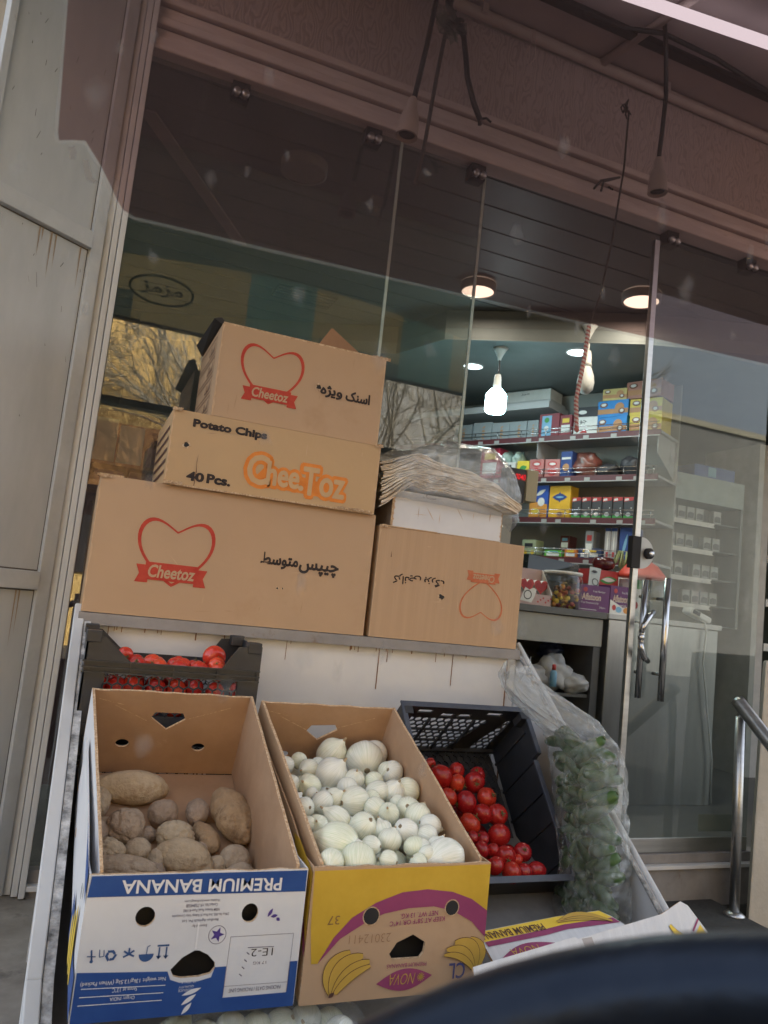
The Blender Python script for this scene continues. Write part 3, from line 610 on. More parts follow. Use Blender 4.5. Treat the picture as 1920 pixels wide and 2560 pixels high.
# ------------------------------------------------------------------ flatbread in a clear bag
FILMW = glass_mat('clear_bag_film', (.96, .965, .96), .9, .20, rough=.06, dirt=.08, dirtcol=(.78, .79, .78), crinkle=1.0)
def bread_mb(i, n):
    q = random.Random(i*17+3); f = i/(n-1); th = .0060
    y_off = .008*math.sin(i*2.3)+.006*math.sin(i*5.1)-.07*math.sin(f*2.2+.5)+.10*f*f; L0 = .925+.012*q.random(); L1 = 1.462+.030*math.sin(f*3.1)
    def mid(u, v):
        x = L0+(L1-L0)*u; y = 2.447+y_off*.4+.30*v
        sag = -.085*max(0, .22-u)/.22*(1-f*.5)+.016*math.sin(u*3.14)
        z = 1.650+f*(.112*(1-.35*u)+.015)+sag-.040*max(0, u-.25)*(1-f*.1)-.05*max(0, u-.85)/.15*f+.010*nz((u*6, v*4, f*2.2), 1, 4)+.0050*nz((u*12, v*5, i*.16), 1, 2)+.0022*nz((u*30, v*9, i*.35), 1, 2)
        y += .018*nz((u*6, i*.25, 0), 1, 5)+.005*nz((u*22, i*.5, 0), 1, 7)+.07*max(0, u-.82)+.012*(1-f)*math.sin(u*5)
        return Vector((x, y, z))
    b = MB(); prof = [(1, -.5), (.3, -.5), (.06, -.5), (.02, -.42), (.004, -.25), (0, 0), (.004, .25), (.02, .42), (.06, .5), (.3, .5), (1, .5)]
    def sec(u, w_):
        k = w_*(len(prof)-1); j = min(len(prof)-2, int(k)); f_ = k-j; vv = prof[j][0]+(prof[j+1][0]-prof[j][0])*f_; hh = prof[j][1]+(prof[j+1][1]-prof[j][1])*f_
        return mid(u, vv)+Vector((0, 0, hh*th))
    b.grid(sec, 90, len(prof), film_card); return b
NB = 24
for i in range(NB): tag(bread_mb(i, NB).build('flatbread'), 'thin folded flatbread with browned spots, layered in the clear bag', 'flatbread', 'flatbreads stacked in the clear bag')
b = MB()
def bagfn(u, v):
    an = 2*math.pi*u; cx, cy = 1.225, 2.60
    top = [(0, .30, .10, 1.600), (.2, .315, .185, 1.625), (.45, .318, .19, 1.70), (.7, .285, .185, 1.77), (.88, .20, .15, 1.815), (1, .02, .02, 1.825)]
    for (a, rx, ry, z), (a2, rx2, ry2, z2) in zip(top, top[1:]):
        if v <= a2:
            k = (v-a)/(a2-a); rx = rx+(rx2-rx)*k; ry = ry+(ry2-ry)*k; z = z+(z2-z)*k; break
    c, s = math.cos(an), math.sin(an); c = math.copysign(abs(c)**.8, c); s = math.copysign(abs(s)**.8, s)
    x = cx+rx*c-.02*(v); y = cy+ry*s; z += .035*(c*.5+.3)*v-.05*max(0, c-.3)*(1-v)+.02*c*v
    cr_ = abs(nz((an*2.2, v*4, 0), 1.0, 3))*.018+abs(nz((an*5, v*9, 1), 1, 4))*.008
    return Vector((x+c*cr_, y+s*cr_*.8-.008, z+.02*nz((an*2, v*3, 2), 1, 5)))
b.grid(bagfn, 80, 26, FILMW, closed_u=True); tag(b.build('plastic_bag'), 'clear plastic bag of flatbread on the white box beside the carton stack', 'plastic bag')

# ------------------------------------------------------------------ banana boxes
hole_shade_m = M('hole_shade_black', (.012, .012, .012), None, rough=.5)  # near-black for the shade inside the hand holes, not a real liner
def fruit_box(t, FT, BK, zf0, zf1, outer_m, holes_f, holes_b, in_m, prints):
    """open box on the slope: upright front, back wall tipped with the slope, side walls with sloping rims.
    FT=(x0,x1,y) of the front, BK=(x0,x1,y_rim,z_rim,y_foot,z_foot)"""
    x0, x1, yf = FT; X0, X1, yr, zr, yb, zb = BK; th = .006
    F = Face((0, yf, 0), (1, 0, 0), (0, 0, 1)); b = MB()
    q = random.Random(int(x0*1000)); top = [(x1-(x1-x0)*k/14, zf1+(q.uniform(-.0022, .0022) if 0 < k < 14 else 0)) for k in range(15)]
    b.panel(F, [(x0, zf0), (x1, zf0)]+top, th, outer_m, in_m, card_edge, holes_f); prints(b, F); b.build('front_panel', t)
    b = MB(); b.box((x0+.012, yf+.026, zf0+.02), (x1-.012, yf+.029, zf1-.03), hole_shade_m); b.build('hole_shade_sheet', t)  # added dark sheet so the hand holes look shaded inside
    up = Vector((0, yr-yb, zr-zb)); Lb = up.length; BF = Face((0, yb, zb), (1, 0, 0), up)
    b = MB(); top = [(X1-(X1-X0)*k/14, Lb+(q.uniform(-.002, .002) if 0 < k < 14 else 0)) for k in range(15)]
    b.panel(BF, [(X0, 0), (X1, 0)]+top, th, in_m, outer_m, card_edge, holes_b(Lb)); 
    for (ua, va), (ub, vb) in (((X0+.06, Lb*.83), (X0+.14, Lb*.66)), ((X1-.05, Lb*.86), (X1-.15, Lb*.70)), ((X0+.02, Lb*.9), (X0+.08, Lb*.84))):
        d = Vector((ub-ua, vb-va)).normalized()*.0012; b.flat(BF, [(ua-d.y, va+d.x), (ub-d.y, vb+d.x), (ub+d.y, vb-d.x), (ua+d.y, va-d.x)], card_edge, .0006)
    b.build('back_panel', t)
    for nm, xa, Xa, s in (('side_panel', x0+.016, X0, 1), ('side_panel', x1-.02, X1-th, 1)):
        # inner side wall
        b = MB(); n = 12; vs = []
        def row(f):
            y = yf+.012+(yr-yf-.012)*f; z = zf1+.004+(zr-zf1)*f+.0015*q.uniform(-1, 1); yb2 = yf+.012+(yb-yf-.012)*f
            zb2 = zf0+.005+(zb-zf0)*f; xx = xa+(Xa-xa)*f; return xx, y, z, yb2, zb2
        rows = [row(k/n) for k in range(n+1)]
        for (xx, y, z, y2, z2), (xx_, y_, z_, y2_, z2_) in zip(rows, rows[1:]):
            b.quad([(xx+th, y, z), (xx+th, y_, z_) if 0 else (xx_+th, y_, z_), (xx_+th, y2_, z2_), (xx+th, y2, z2)], in_m if xa < (x0+x1)/2 else outer_m)
            b.quad([(xx, y, z), (xx_, y_, z_), (xx_, y2_, z2_), (xx, y2, z2)], outer_m if xa < (x0+x1)/2 else in_m)
            b.quad([(xx, y, z), (xx+th, y, z), (xx_+th, y_, z_), (xx_, y_, z_)], card_edge)
        xx, y, z, y2, z2 = rows[0]; b.quad([(xx, y, z), (xx+th, y, z), (xx+th, y2, z2), (xx, y2, z2)], card_edge)
        b.build(nm, t)
    b = MB(); b.hexa([(x0, yf+.006, zf0), (x1, yf+.006, zf0), (X1, yb, zb-.008), (X0, yb, zb-.008), (x0, yf+.006, zf0+.006), (x1, yf+.006, zf0+.006), (X1, yb, zb-.002), (X0, yb, zb-.002)], in_m)
    b.build('bottom_panel', t)
    # outer sleeve: side flaps of the lid that wrap the front corners
    for xa, Xa, o in ((x0, X0-.004, -1), (x1-.003, X1+.003, 1)):
        b = MB(); ys = [0, .12, .30, .55, .8]
        pts_t = [(yf+.004+(yr-yf)*f, zf1+(zr-zf1)*f*(.45 if f < .3 else .8)-(.0 if f == 0 else .012)) for f in ys]; pts_b = [(yf+.004+(yb-yf)*f, zf0+(zb-zf0)*f) for f in ys]
        for k in range(len(ys)-1):
            xk, xk1 = xa+(Xa-xa)*ys[k], xa+(Xa-xa)*ys[k+1]
            A, B_, C__, D = (xk, *pts_t[k]), (xk1, *pts_t[k+1]), (xk1, *pts_b[k+1]), (xk, *pts_b[k])
            b.hexa([Vector(D), Vector(D)+Vector((.003, 0, 0)), Vector(C__)+Vector((.003, 0, 0)), Vector(C__), Vector(A), Vector(A)+Vector((.003, 0, 0)), Vector(B_)+Vector((.003, 0, 0)), Vector(B_)], outer_m)
        if o < 0: side_print(b, t, xa, Xa, yf, yr, zf0, zf1, zr)
        b.build('lid_side', t)
def lens(u, v, w_, h_, n=14, tip=.25):
    a = [(u-w_/2+w_*k/n, v+h_/2*math.sin(math.pi*k/n)) for k in range(n+1)]; c = [(u+w_/2-w_*k/n, v-h_/2*math.sin(math.pi*k/n)) for k in range(1, n)]
    return a+c
def rot2(pts, c, a):
    ca, sa = math.cos(R(a)), math.sin(R(a)); return [(c[0]+(x-c[0])*ca-(y-c[1])*sa, c[1]+(x-c[0])*sa+(y-c[1])*ca) for x, y in pts]
def banana(b, F, p0, p1, bend, wd, m, lm, h, n=12):
    """one curved banana from stalk p0 to tip p1, dark outline under a yellow fill"""
    p0, p1 = Vector(p0), Vector(p1); d = p1-p0; nrm = Vector((-d.y, d.x)).normalized()
    for g, mm, hh in ((.0010, lm, h), (0, m, h+.0004)):
        vs = []
        for k in range(n+1):
            t = k/n; c = p0+d*t+nrm*bend*4*t*(1-t); tg = (d+nrm*bend*4*(1-2*t)).normalized(); nn_ = Vector((-tg.y, tg.x)); w2 = wd*(math.sin(math.pi*min(1, .10+t*.86))**.55)*.5+g
            vs += [F.p(*(c+nn_*w2), hh), F.p(*(c-nn_*w2), hh)]
        b.add(vs, [(2*k+1, 2*k+3, 2*k+2, 2*k) for k in range(n)], mm)
def stripe(b, F, a, c, w_, m, h=.0012):
    a, c = Vector(a), Vector(c); d = (c-a).normalized()*w_/2; b.flat(F, [(a.x-d.y, a.y+d.x), (a.x+d.y, a.y-d.x), (c.x+d.y, c.y-d.x), (c.x-d.y, c.y+d.x)], m, h)
def side_print(b, t, xa, Xa, yf, yr, z0, z1, zr):
    S = Face((xa-.0006, 0, 0), (Xa-xa, yr-yf, 0), (0, 0, 1)); S = Face((xa-.0008-(Xa-xa)/(yr-yf)*0, yf, 0), (-(Xa-xa), -(yr-yf), 0), (0, 0, 1)); f = lambda y: -y
    if t['category'] == 'fruit box' and 'blue' in t['label']:
        b.flat(S, [(f(.005), z1-.002), (f(.005), z1-.05), (f(.05), z1-.02), (f(.12), z1+.035), (f(.16), z1+.055)], ink_blue, .0012)
        b.flat(S, [(f(.0), z0+.004), (f(.0), z0+.075), (f(.05), z0+.075), (f(.20), z0+.14), (f(.20), z0+.06)], ink_blue, .0012)
        for k in range(3): banana(b, S, (f(.07+k*.02), z0+.03+k*.008), (f(.08+k*.028), z0+.155-k*.018), .012, .024, ink_yellow_bright, ink_yellow, .002+k*.0008)
        b.flat(S, circ(f(.07), z0+.185, .006, 12, .014), dark_m, .002)
    else:
        b.flat(S, [(f(.0), z0+.10), (f(.02), z0+.10), (f(.10), z0+.17), (f(.14), z1+.02), (f(.10), z1+.02), (f(.0), z1-.01)], ink_yellow, .0012)
        b.flat(S, [(f(.0), z0+.085), (f(.03), z0+.13), (f(.03), z0+.16), (f(.0), z0+.11)], ink_purple, .0016)
# -- blue and white box of potatoes
pb = thing('banana_box', 'blue and white printed banana box holding potatoes, print upside down', 'fruit box', (.285, 1.75, .52), 'open banana boxes on the stand')
hand1 = [(.250, .583), (.256, .572), (.270, .568), (.300, .568), (.320, .572), (.327, .581), (.326, .590), (.312, .604), (.296, .612), (.288, .6125), (.268, .602)]
def prints1(b, F):
    b.flat(F, [(.097, .7085), (.478, .705), (.4775, .7425), (.100, .7425)], ink_blue, .0008)
    b.text(F, 'PREMIUM BANANA', .150, .7105, .281, .0225, ink_white, .0016, flip=True, off=.018, skew=.0, slope=-.015)
    b.flat(F, [(.0975, .508), (.4785, .5055), (.478, .583), (.463, .583), (.463, .530), (.347, .530), (.347, .5825), (.327, .5825), (.322, .566), (.300, .561), (.268, .561), (.252, .567), (.2455, .581), (.098, .589)], ink_blue, .0008)
    q = random.Random(4)
    for z, w_, tx in ((.6935, .062, 'Website: www.bandhanagri.com'), (.6855, .055, 'Contact No. +91-7768445588'), (.6775, .064, 'NIBM Annexe Road, Pune-411060.'), (.6695, .100, 'Office No.302, 3rd Floor,K Raheja Vista Centerpoint'), (.6605, .064, 'Bandhan Agritech Pvt. Ltd.'), (.6515, .026, 'Exported By:')):
        b.text(F, tx, .2905-w_/2, z, w_, .0058, ink_grey, .0010, flip=True, off=.006)
    stripe(b, F, (.3485, .632), (.4645, .632), .0007, ink_grey); stripe(b, F, (.3485, .632), (.347, .532), .0007, ink_grey); stripe(b, F, (.4645, .632), (.463, .532), .0007, ink_grey); stripe(b, F, (.347, .549), (.463, .548), .0007, ink_grey)
    b.text(F, 'PACKING DATE / PACKING LINE', .357, .5375, .094, .0065, ink_grey, .0010, flip=True, off=.004)
    b.text(F, '1E-2', .389, .596, .040, .013, ink_black, .0010, flip=True, off=-.01); stripe(b, F, (.382, .612), (.43, .611), .0012, ink_grey)
    for k in range(4): stripe(b, F, (.381-k*.003, .604-k*.012), (.386-k*.003, .600-k*.012), .0016, ink_grey)
    b.text(F, '17 KG', .395, .582, .024, .005, ink_grey, .0010, flip=True)
    # star in a ring
    sp = [(.324+(.013 if k % 2 == 0 else .0055)*math.sin(k*math.pi/5+.3), .637-(.013 if k % 2 == 0 else .0055)*math.cos(k*math.pi/5+.3)) for k in range(10)]
    b.flat(F, sp, ink_violet); ring(b, F, .324, .637, .0158, .0010, ink_grey)
    for a in (0, 1, 2): b.flat(F, rot2(lens(.416+a*.008, .670-a*.006, .017-.004*a, .006), (.416+a*.008, .670-a*.006), 60-a*50), ink_violet)
    # handling marks
    for dx in (-.006, .006):
        stripe(b, F, (.233+dx, .604), (.233+dx, .622), .0025, ink_blue2); b.flat(F, [(.233+dx-.0045, .608), (.233+dx+.0045, .608), (.233+dx, .602)], ink_blue2, .0012)
    stripe(b, F, (.223, .6245), (.243, .6245), .003, ink_blue2)
    b.flat(F, [(.206+.0125*math.cos(R(a)), .612+.0125*math.sin(R(a))) for a in range(180, 361, 15)], ink_blue2); stripe(b, F, (.206, .612), (.207, .624), .0014, ink_blue2); stripe(b, F, (.207, .624), (.211, .626), .0014, ink_blue2)
    for k in range(5): b.flat(F, rot2([(.177-.0035, .618+.002*k), (.177+.0035, .618+.002*k), (.177+.0035, .622), (.177-.0035, .622)] if 0 else [(.1755, .612), (.1785, .612), (.1785, .624), (.1755, .624)], (.177, .614), (k-2)*58), ink_blue2, .0010+k*.0002)
    for k in range(3):
        b.flat(F, rot2([(.142, .622), (.152, .622), (.156, .6165), (.1525, .6145), (.150, .618), (.143, .618)], (.148, .6135), k*120), ink_blue2, .0012)
    b.flat(F, circ(.118, .6055, .0028, 10), ink_blue2); stripe(b, F, (.118, .608), (.116, .624), .003, ink_blue2); stripe(b, F, (.110, .614), (.124, .613), .0018, ink_blue2); stripe(b, F, (.130, .612), (.129, .624), .0015, ink_blue2); stripe(b, F, (.130, .612), (.137, .613), .0015, ink_blue2); stripe(b, F, (.137, .613), (.136, .623), .0015, ink_blue2)
    for (a, c) in (((.108, .563), (.245, .559)), ((.107, .550), (.243, .547)), ((.106, .537), (.242, .535))): stripe(b, F, a, c, .0012, ink_white, .0014)
    b.text(F, 'Net weight 13kg/13.5kg (When Packed)', .106, .5665, .138, .0085, ink_white, .0016, flip=True); b.text(F, 'Store at 13°C', .158, .5535, .040, .0075, ink_white, .0016, flip=True); b.text(F, 'Origin: INDIA', .156, .5405, .040, .0075, ink_white, .0016, flip=True)
    b.text(F, 'INDIA', .270, .5595, .026, .0055, ink_white, .0016, flip=True, off=-.005); b.text(F, 'QUALITY', .268, .552, .026, .0042, ink_white, .0016, flip=True); b.text(F, 'PRODUCE', .268, .546, .026, .0042, ink_white, .0016, flip=True)
    for k in range(3): b.flat(F, rot2(lens(.291-k*.004, .545-k*.0105, .034-k*.005, .0075), (.291, .545-k*.0105), 18+k*16), ink_white, .0018)
    stripe(b, F, (.289, .66), (.289, .615), .0030, M('crease_tape', (.72, .72, .73), None), .0012)
def ring(b, F, u, v, r, w_, m, h=.0012, n=28):
    o = circ(u, v, r, n); q = circ(u, v, r-w_, n)
    b.add([F.p(x, y, h) for x, y in o]+[F.p(x, y, h) for x, y in q], [(i, (i+1) % n, n+(i+1) % n, n+i) for i in range(n)], m)
bh = lambda L: [[(.229, L*.70), (.238, L*.765), (.306, L*.765), (.315, L*.69), (.272, L*.555)], circ(.172, L*.37, .0165, 18, .0125), circ(.362, L*.345, .0165, 18, .0125)]
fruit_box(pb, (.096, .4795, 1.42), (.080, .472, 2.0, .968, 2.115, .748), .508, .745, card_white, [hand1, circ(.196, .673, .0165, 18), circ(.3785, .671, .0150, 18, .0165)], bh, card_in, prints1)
# -- yellow and purple box of onions
ob = thing('banana_box', 'yellow and purple printed banana box heaped with white onions', 'fruit box', (.69, 1.75, .51), 'open banana boxes on the stand')
hand2 = [(.661, .583), (.668, .5725), (.726, .572), (.734, .582), (.736, .600), (.708, .616), (.675, .603)]
def prints2(b, F):
    outer = [(.517, .575), (.544, .620), (.577, .654), (.623, .679), (.676, .696), (.730, .700), (.786, .693), (.830, .678), (.868, .654)]
    inner = [(.517, .575), (.557, .617), (.604, .643), (.641, .658), (.693, .666), (.747, .667), (.790, .657), (.835, .634), (.868, .603)]
    b.flat(F, [(.4925, .7405), (.4965, .64), (.505, .575)]+outer+[(.868, .744)], ink_yellow, .0008, [circ(.540, .652, .001, 4)] if 0 else ())
    o2 = outer+inner[::-1]; b.flat(F, o2[:-1], ink_purple, .0013)
    for u, v, r in ((.615, .655, .0155), (.787, .663, .0140)): b.flat(F, circ(u, v, r+.0022, 18), card_edge, .0016); b.flat(F, circ(u, v, r, 18), dark_m, .0019)
    b.text(F, 'KEEP AT 58°F OR 14°C', .655, .636, .118, .0095, ink_purple, .0018, flip=True, off=.01, slope=.04); b.text(F, 'NET WT. 13 KG.', .676, .6485, .081, .0095, ink_purple, .0018, flip=True, off=.01, slope=.04)
    b.text(F, '37', .528, .643, .024, .016, M('stamp_ink', (.20, .11, .04), None), .0014, flip=True); b.text(F, '23012411', .575, .606, .085, .016, M('faded_stamp_ink', (.27, .15, .085), None), .0010, flip=True, off=-.02)
    b.text(F, 'PREMIUM BANANAS', .658, .557, .084, .0075, ink_purple, .0012, flip=True)
    b.flat(F, rot2(lens(.698, .5345, .118, .040), (.698, .5345), 4), ink_purple, .0012); b.text(F, 'NOVA', .664, .526, .054, .020, ink_banana, .0022, flip=True, off=-.012, skew=.2)
    for a in range(0, 180, 30): stripe(b, F, (.732+.008*math.cos(R(a)), .5375+.008*math.sin(R(a))), (.732-.008*math.cos(R(a)), .5375-.008*math.sin(R(a))), .0012, ink_banana, .0022)
    b.text(F, 'CL', .790, .530, .036, .030, M('pen_blue', (.06, .06, .17), None), .0060, flip=True, off=.012)
    for bi, (p0, p1, bd, wd) in enumerate((((.551, .521), (.580, .592), -.022, .026), ((.553, .521), (.606, .584), -.020, .026), ((.555, .521), (.620, .574), -.012, .020), ((.556, .521), (.622, .566), -.007, .014))): banana(b, F, p0, p1, -bd, wd, ink_banana, ink_brown, .0020+bi*.0008)
    b.flat(F, rot2(lens(.549, .520, .014, .008), (.549, .520), 40), ink_brown, .0062)
    for bi, (p0, p1, bd, wd) in enumerate((((.846, .545), (.834, .602), .020, .024), ((.846, .545), (.800, .596), .022, .026), ((.845, .545), (.783, .584), .016, .018), ((.845, .545), (.778, .575), .010, .012))): banana(b, F, p0, p1, -bd, wd, ink_banana, ink_brown, .0020+bi*.0008)
bh2 = lambda L: [[(.639, L*.64), (.649, L*.72), (.716, L*.74), (.727, L*.67), (.677, L*.52)], circ(.594, L*.30, .015, 18, .0115)]
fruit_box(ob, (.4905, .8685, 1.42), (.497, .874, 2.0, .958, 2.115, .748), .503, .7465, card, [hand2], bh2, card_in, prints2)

# ------------------------------------------------------------------ black plastic crates
def flange(b, pts, w_, h_, m):
    for a, c in zip(pts, pts[1:]):
        a, c = Vector(a), Vector(c); d = (c-a).normalized(); side = d.cross(Vector((0, 0, 1))).normalized()*w_ if abs(d.z) < .99 else Vector((w_, 0, 0)); up = side.cross(d).normalized()*h_
        b.hexa([a-side-up, a+side-up, c+side-up, c-side-up, a-side+up, a+side+up, c+side+up, c-side+up], m)
# the crate tipped on the slope
tc_ = thing('plastic_crate', 'tilted black plastic crate with open honeycomb walls and loose red tomatoes', 'crate', (1.2, 2.0, .55))
th_ = math.atan2(.944-.55, 2.2-1.86); ey = Vector((0, math.cos(th_), math.sin(th_))); ez = Vector((0, -math.sin(th_), math.cos(th_)))
cx0, cx1 = .985, 1.43; CL = .52; CH = .25; o0 = Vector((0, 1.86, .55))
P = lambda x, l, d: o0+Vector((x, 0, 0))+ey*l-ez*d          # d = depth below the rim
b = MB(); b.hexa([P(cx0+.02, .01, CH), P(cx1-.02, .01, CH), P(cx1-.02, CL-.01, CH), P(cx0+.02, CL-.01, CH), P(cx0+.02, .01, CH-.005), P(cx1-.02, .01, CH-.005), P(cx1-.02, .30, CH-.005), P(cx0+.02, .30, CH-.005)], black_pl)
FLR = Face(P(cx0+.02, .30, CH-.006), (1, 0, 0), ey); b.hexmesh(FLR, 0, cx1-cx0-.04, 0, .205, .026, black_pl)
b.build('floor_panel', tc_)
BWF = Face(P(cx0, CL-.004, CH), (1, 0, 0), ez); W_ = cx1-cx0
b = MB(); slots = [[(.06, .218), (.11, .218), (.115, .235), (.065, .235)], [(.145, .202), (.19, .202), (.195, .220), (.165, .218), (.152, .221)], [(.205, .202), (.26, .204), (.25, .212), (.255, .221), (.215, .219)], [(.305, .218), (.36, .218), (.365, .235), (.31, .235)]]
b.panel(BWF, [(.004, .192), (W_-.004, .192), (W_-.004, CH), (.004, CH)], .005, black_pl, holes=slots)
b.panel(BWF, [(.004, 0), (.04, 0), (.03, .192), (.004, .192)], .005, black_pl); b.panel(BWF, [(W_-.04, 0), (W_-.004, 0), (W_-.004, .192), (W_-.03, .192)], .005, black_pl)
b.hexmesh(BWF, .03, W_-.03, 0, .194, .026, black_pl, .004)
b.panel(BWF, [(.25, 0), (.33, 0), (.40, .194), (.335, .194)], .007, black_pl)
for u in (.115, .195, .275): b.fbox(BWF, u, u+.006, 0, .192, -.002, .006, black_pl)
for v in (.06, .125): b.fbox(BWF, .03, .27, v, v+.005, -.002, .005, black_pl)
b.fbox(BWF, .0, W_, 0, .012, -.004, .012, black_pl)
b.build('end_wall', tc_)
for x, sgn in ((cx0, 1), (cx1, -1)):
    SF_ = Face(P(x, 0, CH), ey, ez); b = MB()
    prof = [(0, 0), (CL, 0), (CL, CH), (CL*.72, CH), (CL*.70, CH-.03), (CL*.23, CH-.03), (CL*.21, CH), (0, CH)]
    b.panel(SF_, prof, .005*1, black_pl)
    for l in (.06, .17, .26, .36, .46): b.fbox(SF_, l, l+.007, 0, CH-.035, -.010, .006, black_pl)
    b.build('side_wall', tc_)
    b = MB()
    for l0, l1, d in ((0, .21*CL, 0), (.23*CL, .70*CL, .03), (.72*CL, CL, 0)):
        xa = x-.004 if sgn > 0 else x-.012
        b.hexa([P(xa, l0, d+.003), P(xa+.016, l0, d+.003), P(xa+.016, l1, d+.003), P(xa, l1, d+.003), P(xa, l0, d-.003), P(xa+.016, l0, d-.003), P(xa+.016, l1, d-.003), P(xa, l1, d-.003)], black_lit_rim)
    for l, d0, d1 in ((.21*CL, 0, .03), (.71*CL, 0, .03)): b.hexa([P(xa, l, d1+.003), P(xa+.014, l, d1+.003), P(xa+.014, l+.010, d1+.003), P(xa, l+.010, d1+.003), P(xa, l, d0-.003), P(xa+.014, l, d0-.003), P(xa+.014, l+.010, d0-.003), P(xa, l+.010, d0-.003)], black_pl)
    b.build('rim', tc_, bevel=.001)
b = MB(); FWF = Face(P(cx0, 0, CH), (1, 0, 0), ez); b.panel(FWF, [(0, 0), (W_, 0), (W_, CH), (0, CH)], .005, black_pl)
for v in (.06, .12): b.fbox(FWF, .0, W_, v, v+.008, 0, .006, black_pl)
b.build('end_wall', tc_)
for l in (-.014, CL-.004):
    b = MB(); b.hexa([P(cx0-.004, l, .003), P(cx1+.004, l, .003), P(cx1+.004, l+.018, .003), P(cx0-.004, l+.018, .003), P(cx0-.004, l, -.003), P(cx1+.004, l, -.003), P(cx1+.004, l+.018, -.003), P(cx0-.004, l+.018, -.003)], black_lit_rim); b.build('rim', tc_, bevel=.001)
for x in (cx0+.004, cx1-.03):
    for l in (.0, CL-.03): b = MB(); b.hexa([P(x, l, .05), P(x+.028, l, .05), P(x+.028, l+.026, .05), P(x, l+.026, .05), P(x, l, -.004), P(x+.028, l, -.004), P(x+.028, l+.026, -.004), P(x, l+.026, -.004)], black_pl); b.build('corner_post', tc_, bevel=.002)
# the level crate at the back left, on another one
def level_crate(label, x0, x1, y0, y1, z0, H):
    t = thing('plastic_crate', label, 'crate', ((x0+x1)/2, (y0+y1)/2, z0), 'level black crates behind the potatoes')
    W = x1-x0; out = [(0, 0), (W, 0), (W, H), (W-.06, H-.004), (W-.10, H-.065), (.115, H-.065), (.045, H-.004), (0, H)]
    for y, n_ in ((y0, 0), (y1, 1)):
        F = Face((x0, y, z0), (1, 0, 0), (0, 0, 1)); b = MB()
        b.panel(F, [(0, H-.095), (W, H-.095)]+out[2:], .005, black_pl); b.panel(F, [(0, 0), (.055, 0), (.055, H-.095), (0, H-.095)], .005, black_pl); b.panel(F, [(W-.055, 0), (W, 0), (W, H-.095), (W-.055, H-.095)], .005, black_pl); b.panel(F, [(.055, 0), (W-.055, 0), (W-.055, .03), (.055, .03)], .005, black_pl)
        b.hexmesh(F, .05, W-.05, .028, H-.092, .026, black_pl, .004)
        if n_ == 0:
            for z in (H-.069, H-.084, H-.097): b.fbox(F, -.004, W+.004, z, z+.004, 0, .010, black_pl)
            for u in (.0, .115, .225, .34, W-.006): b.fbox(F, u, u+.005, H-.095, H-.067, 0, .006, black_pl)
        b.build('long_wall', t)
    for x in (x0, x1):
        F = Face((x, y1, z0), (0, -1, 0), (0, 0, 1)); D = y1-y0; b = MB()
        b.panel(F, [(0, 0), (D, 0), (D, H), (D-.07, H), (D-.09, H-.02), (.09, H-.02), (.07, H), (0, H)], .005, black_pl, holes=[[(D/2-.05, H-.075), (D/2+.05, H-.075), (D/2+.05, H-.05), (D/2-.05, H-.05)]])
        b.build('end_wall', t)
    for x in (x0-.003, x1-.035):
        for y in (y0-.003, y1-.035): b = MB(); b.box((x, y, z0+H-.02), (x+.038, y+.038, z0+H+.010), black_pl); b.build('corner_post', t, bevel=.002)
    b = MB(); b.box((x0+.004, y0+.006, z0), (x1-.004, y1-.006, z0+.006), black_pl); b.build('floor_panel', t)
    return t
level_crate('level black plastic crate of tomatoes under the shelf, behind the potato box', .056, .510, 2.135, 2.41, .858, .230)
level_crate('black plastic crate mostly hidden beneath the level tomato crate', .056, .510, 2.135, 2.41, .622, .230)

# ------------------------------------------------------------------ fruit and vegetables (x, y, z, radius)
ONIONS=[(0.554,1.913,0.824,0.020),(0.598,1.941,0.829,0.020),(0.704,2.003,0.839,0.036),(0.786,1.967,0.833,0.049),(0.887,2.002,0.839,0.036),(0.663,1.869,0.816,0.038),(0.822,1.888,0.820,0.023),(0.876,1.882,0.818,0.030),(0.612,1.897,0.821,0.022),(0.712,1.834,0.810,0.025),(0.761,1.824,0.809,0.023),(0.541,1.799,0.804,0.022),(0.585,1.795,0.804,0.027),(0.677,1.786,0.802,0.025),(0.748,1.765,0.799,0.025),(0.791,1.766,0.799,0.029),(0.861,1.774,0.800,0.032),(0.626,1.730,0.793,0.022),(0.674,1.720,0.791,0.032),(0.535,1.724,0.792,0.014),(0.592,1.709,0.789,0.023),(0.543,1.683,0.785,0.022),(0.710,1.679,0.784,0.025),(0.734,1.654,0.780,0.023),(0.793,1.679,0.784,0.026),(0.551,1.602,0.771,0.021),(0.603,1.630,0.776,0.025),(0.651,1.597,0.770,0.029),(0.802,1.643,0.778,0.029),(0.813,1.599,0.770,0.023),(0.743,1.572,0.766,0.026),(0.691,1.582,0.767,0.021),(0.517,1.603,0.771,0.017),(0.785,1.553,0.763,0.022),(0.691,1.538,0.760,0.024),(0.573,1.532,0.759,0.040),(0.639,1.513,0.756,0.019),(0.533,1.458,0.746,0.024),(0.703,1.466,0.748,0.027),(0.735,1.506,0.755,0.022),(0.656,1.456,0.746,0.019),(0.597,1.440,0.743,0.034),(0.791,1.459,0.746,0.037),(0.720,1.430,0.742,0.018),(0.752,1.476,0.749,0.018),(0.666,1.414,0.739,0.020),(0.514,1.534,0.759,0.014),(0.579,1.751,0.796,0.014),(0.749,1.502,0.754,0.018),(0.644,1.669,0.782,0.020),(0.642,1.918,0.825,0.018),(0.722,1.732,0.793,0.019),(0.777,1.711,0.789,0.018),(0.603,1.506,0.755,0.017),(0.782,1.501,0.754,0.020)]
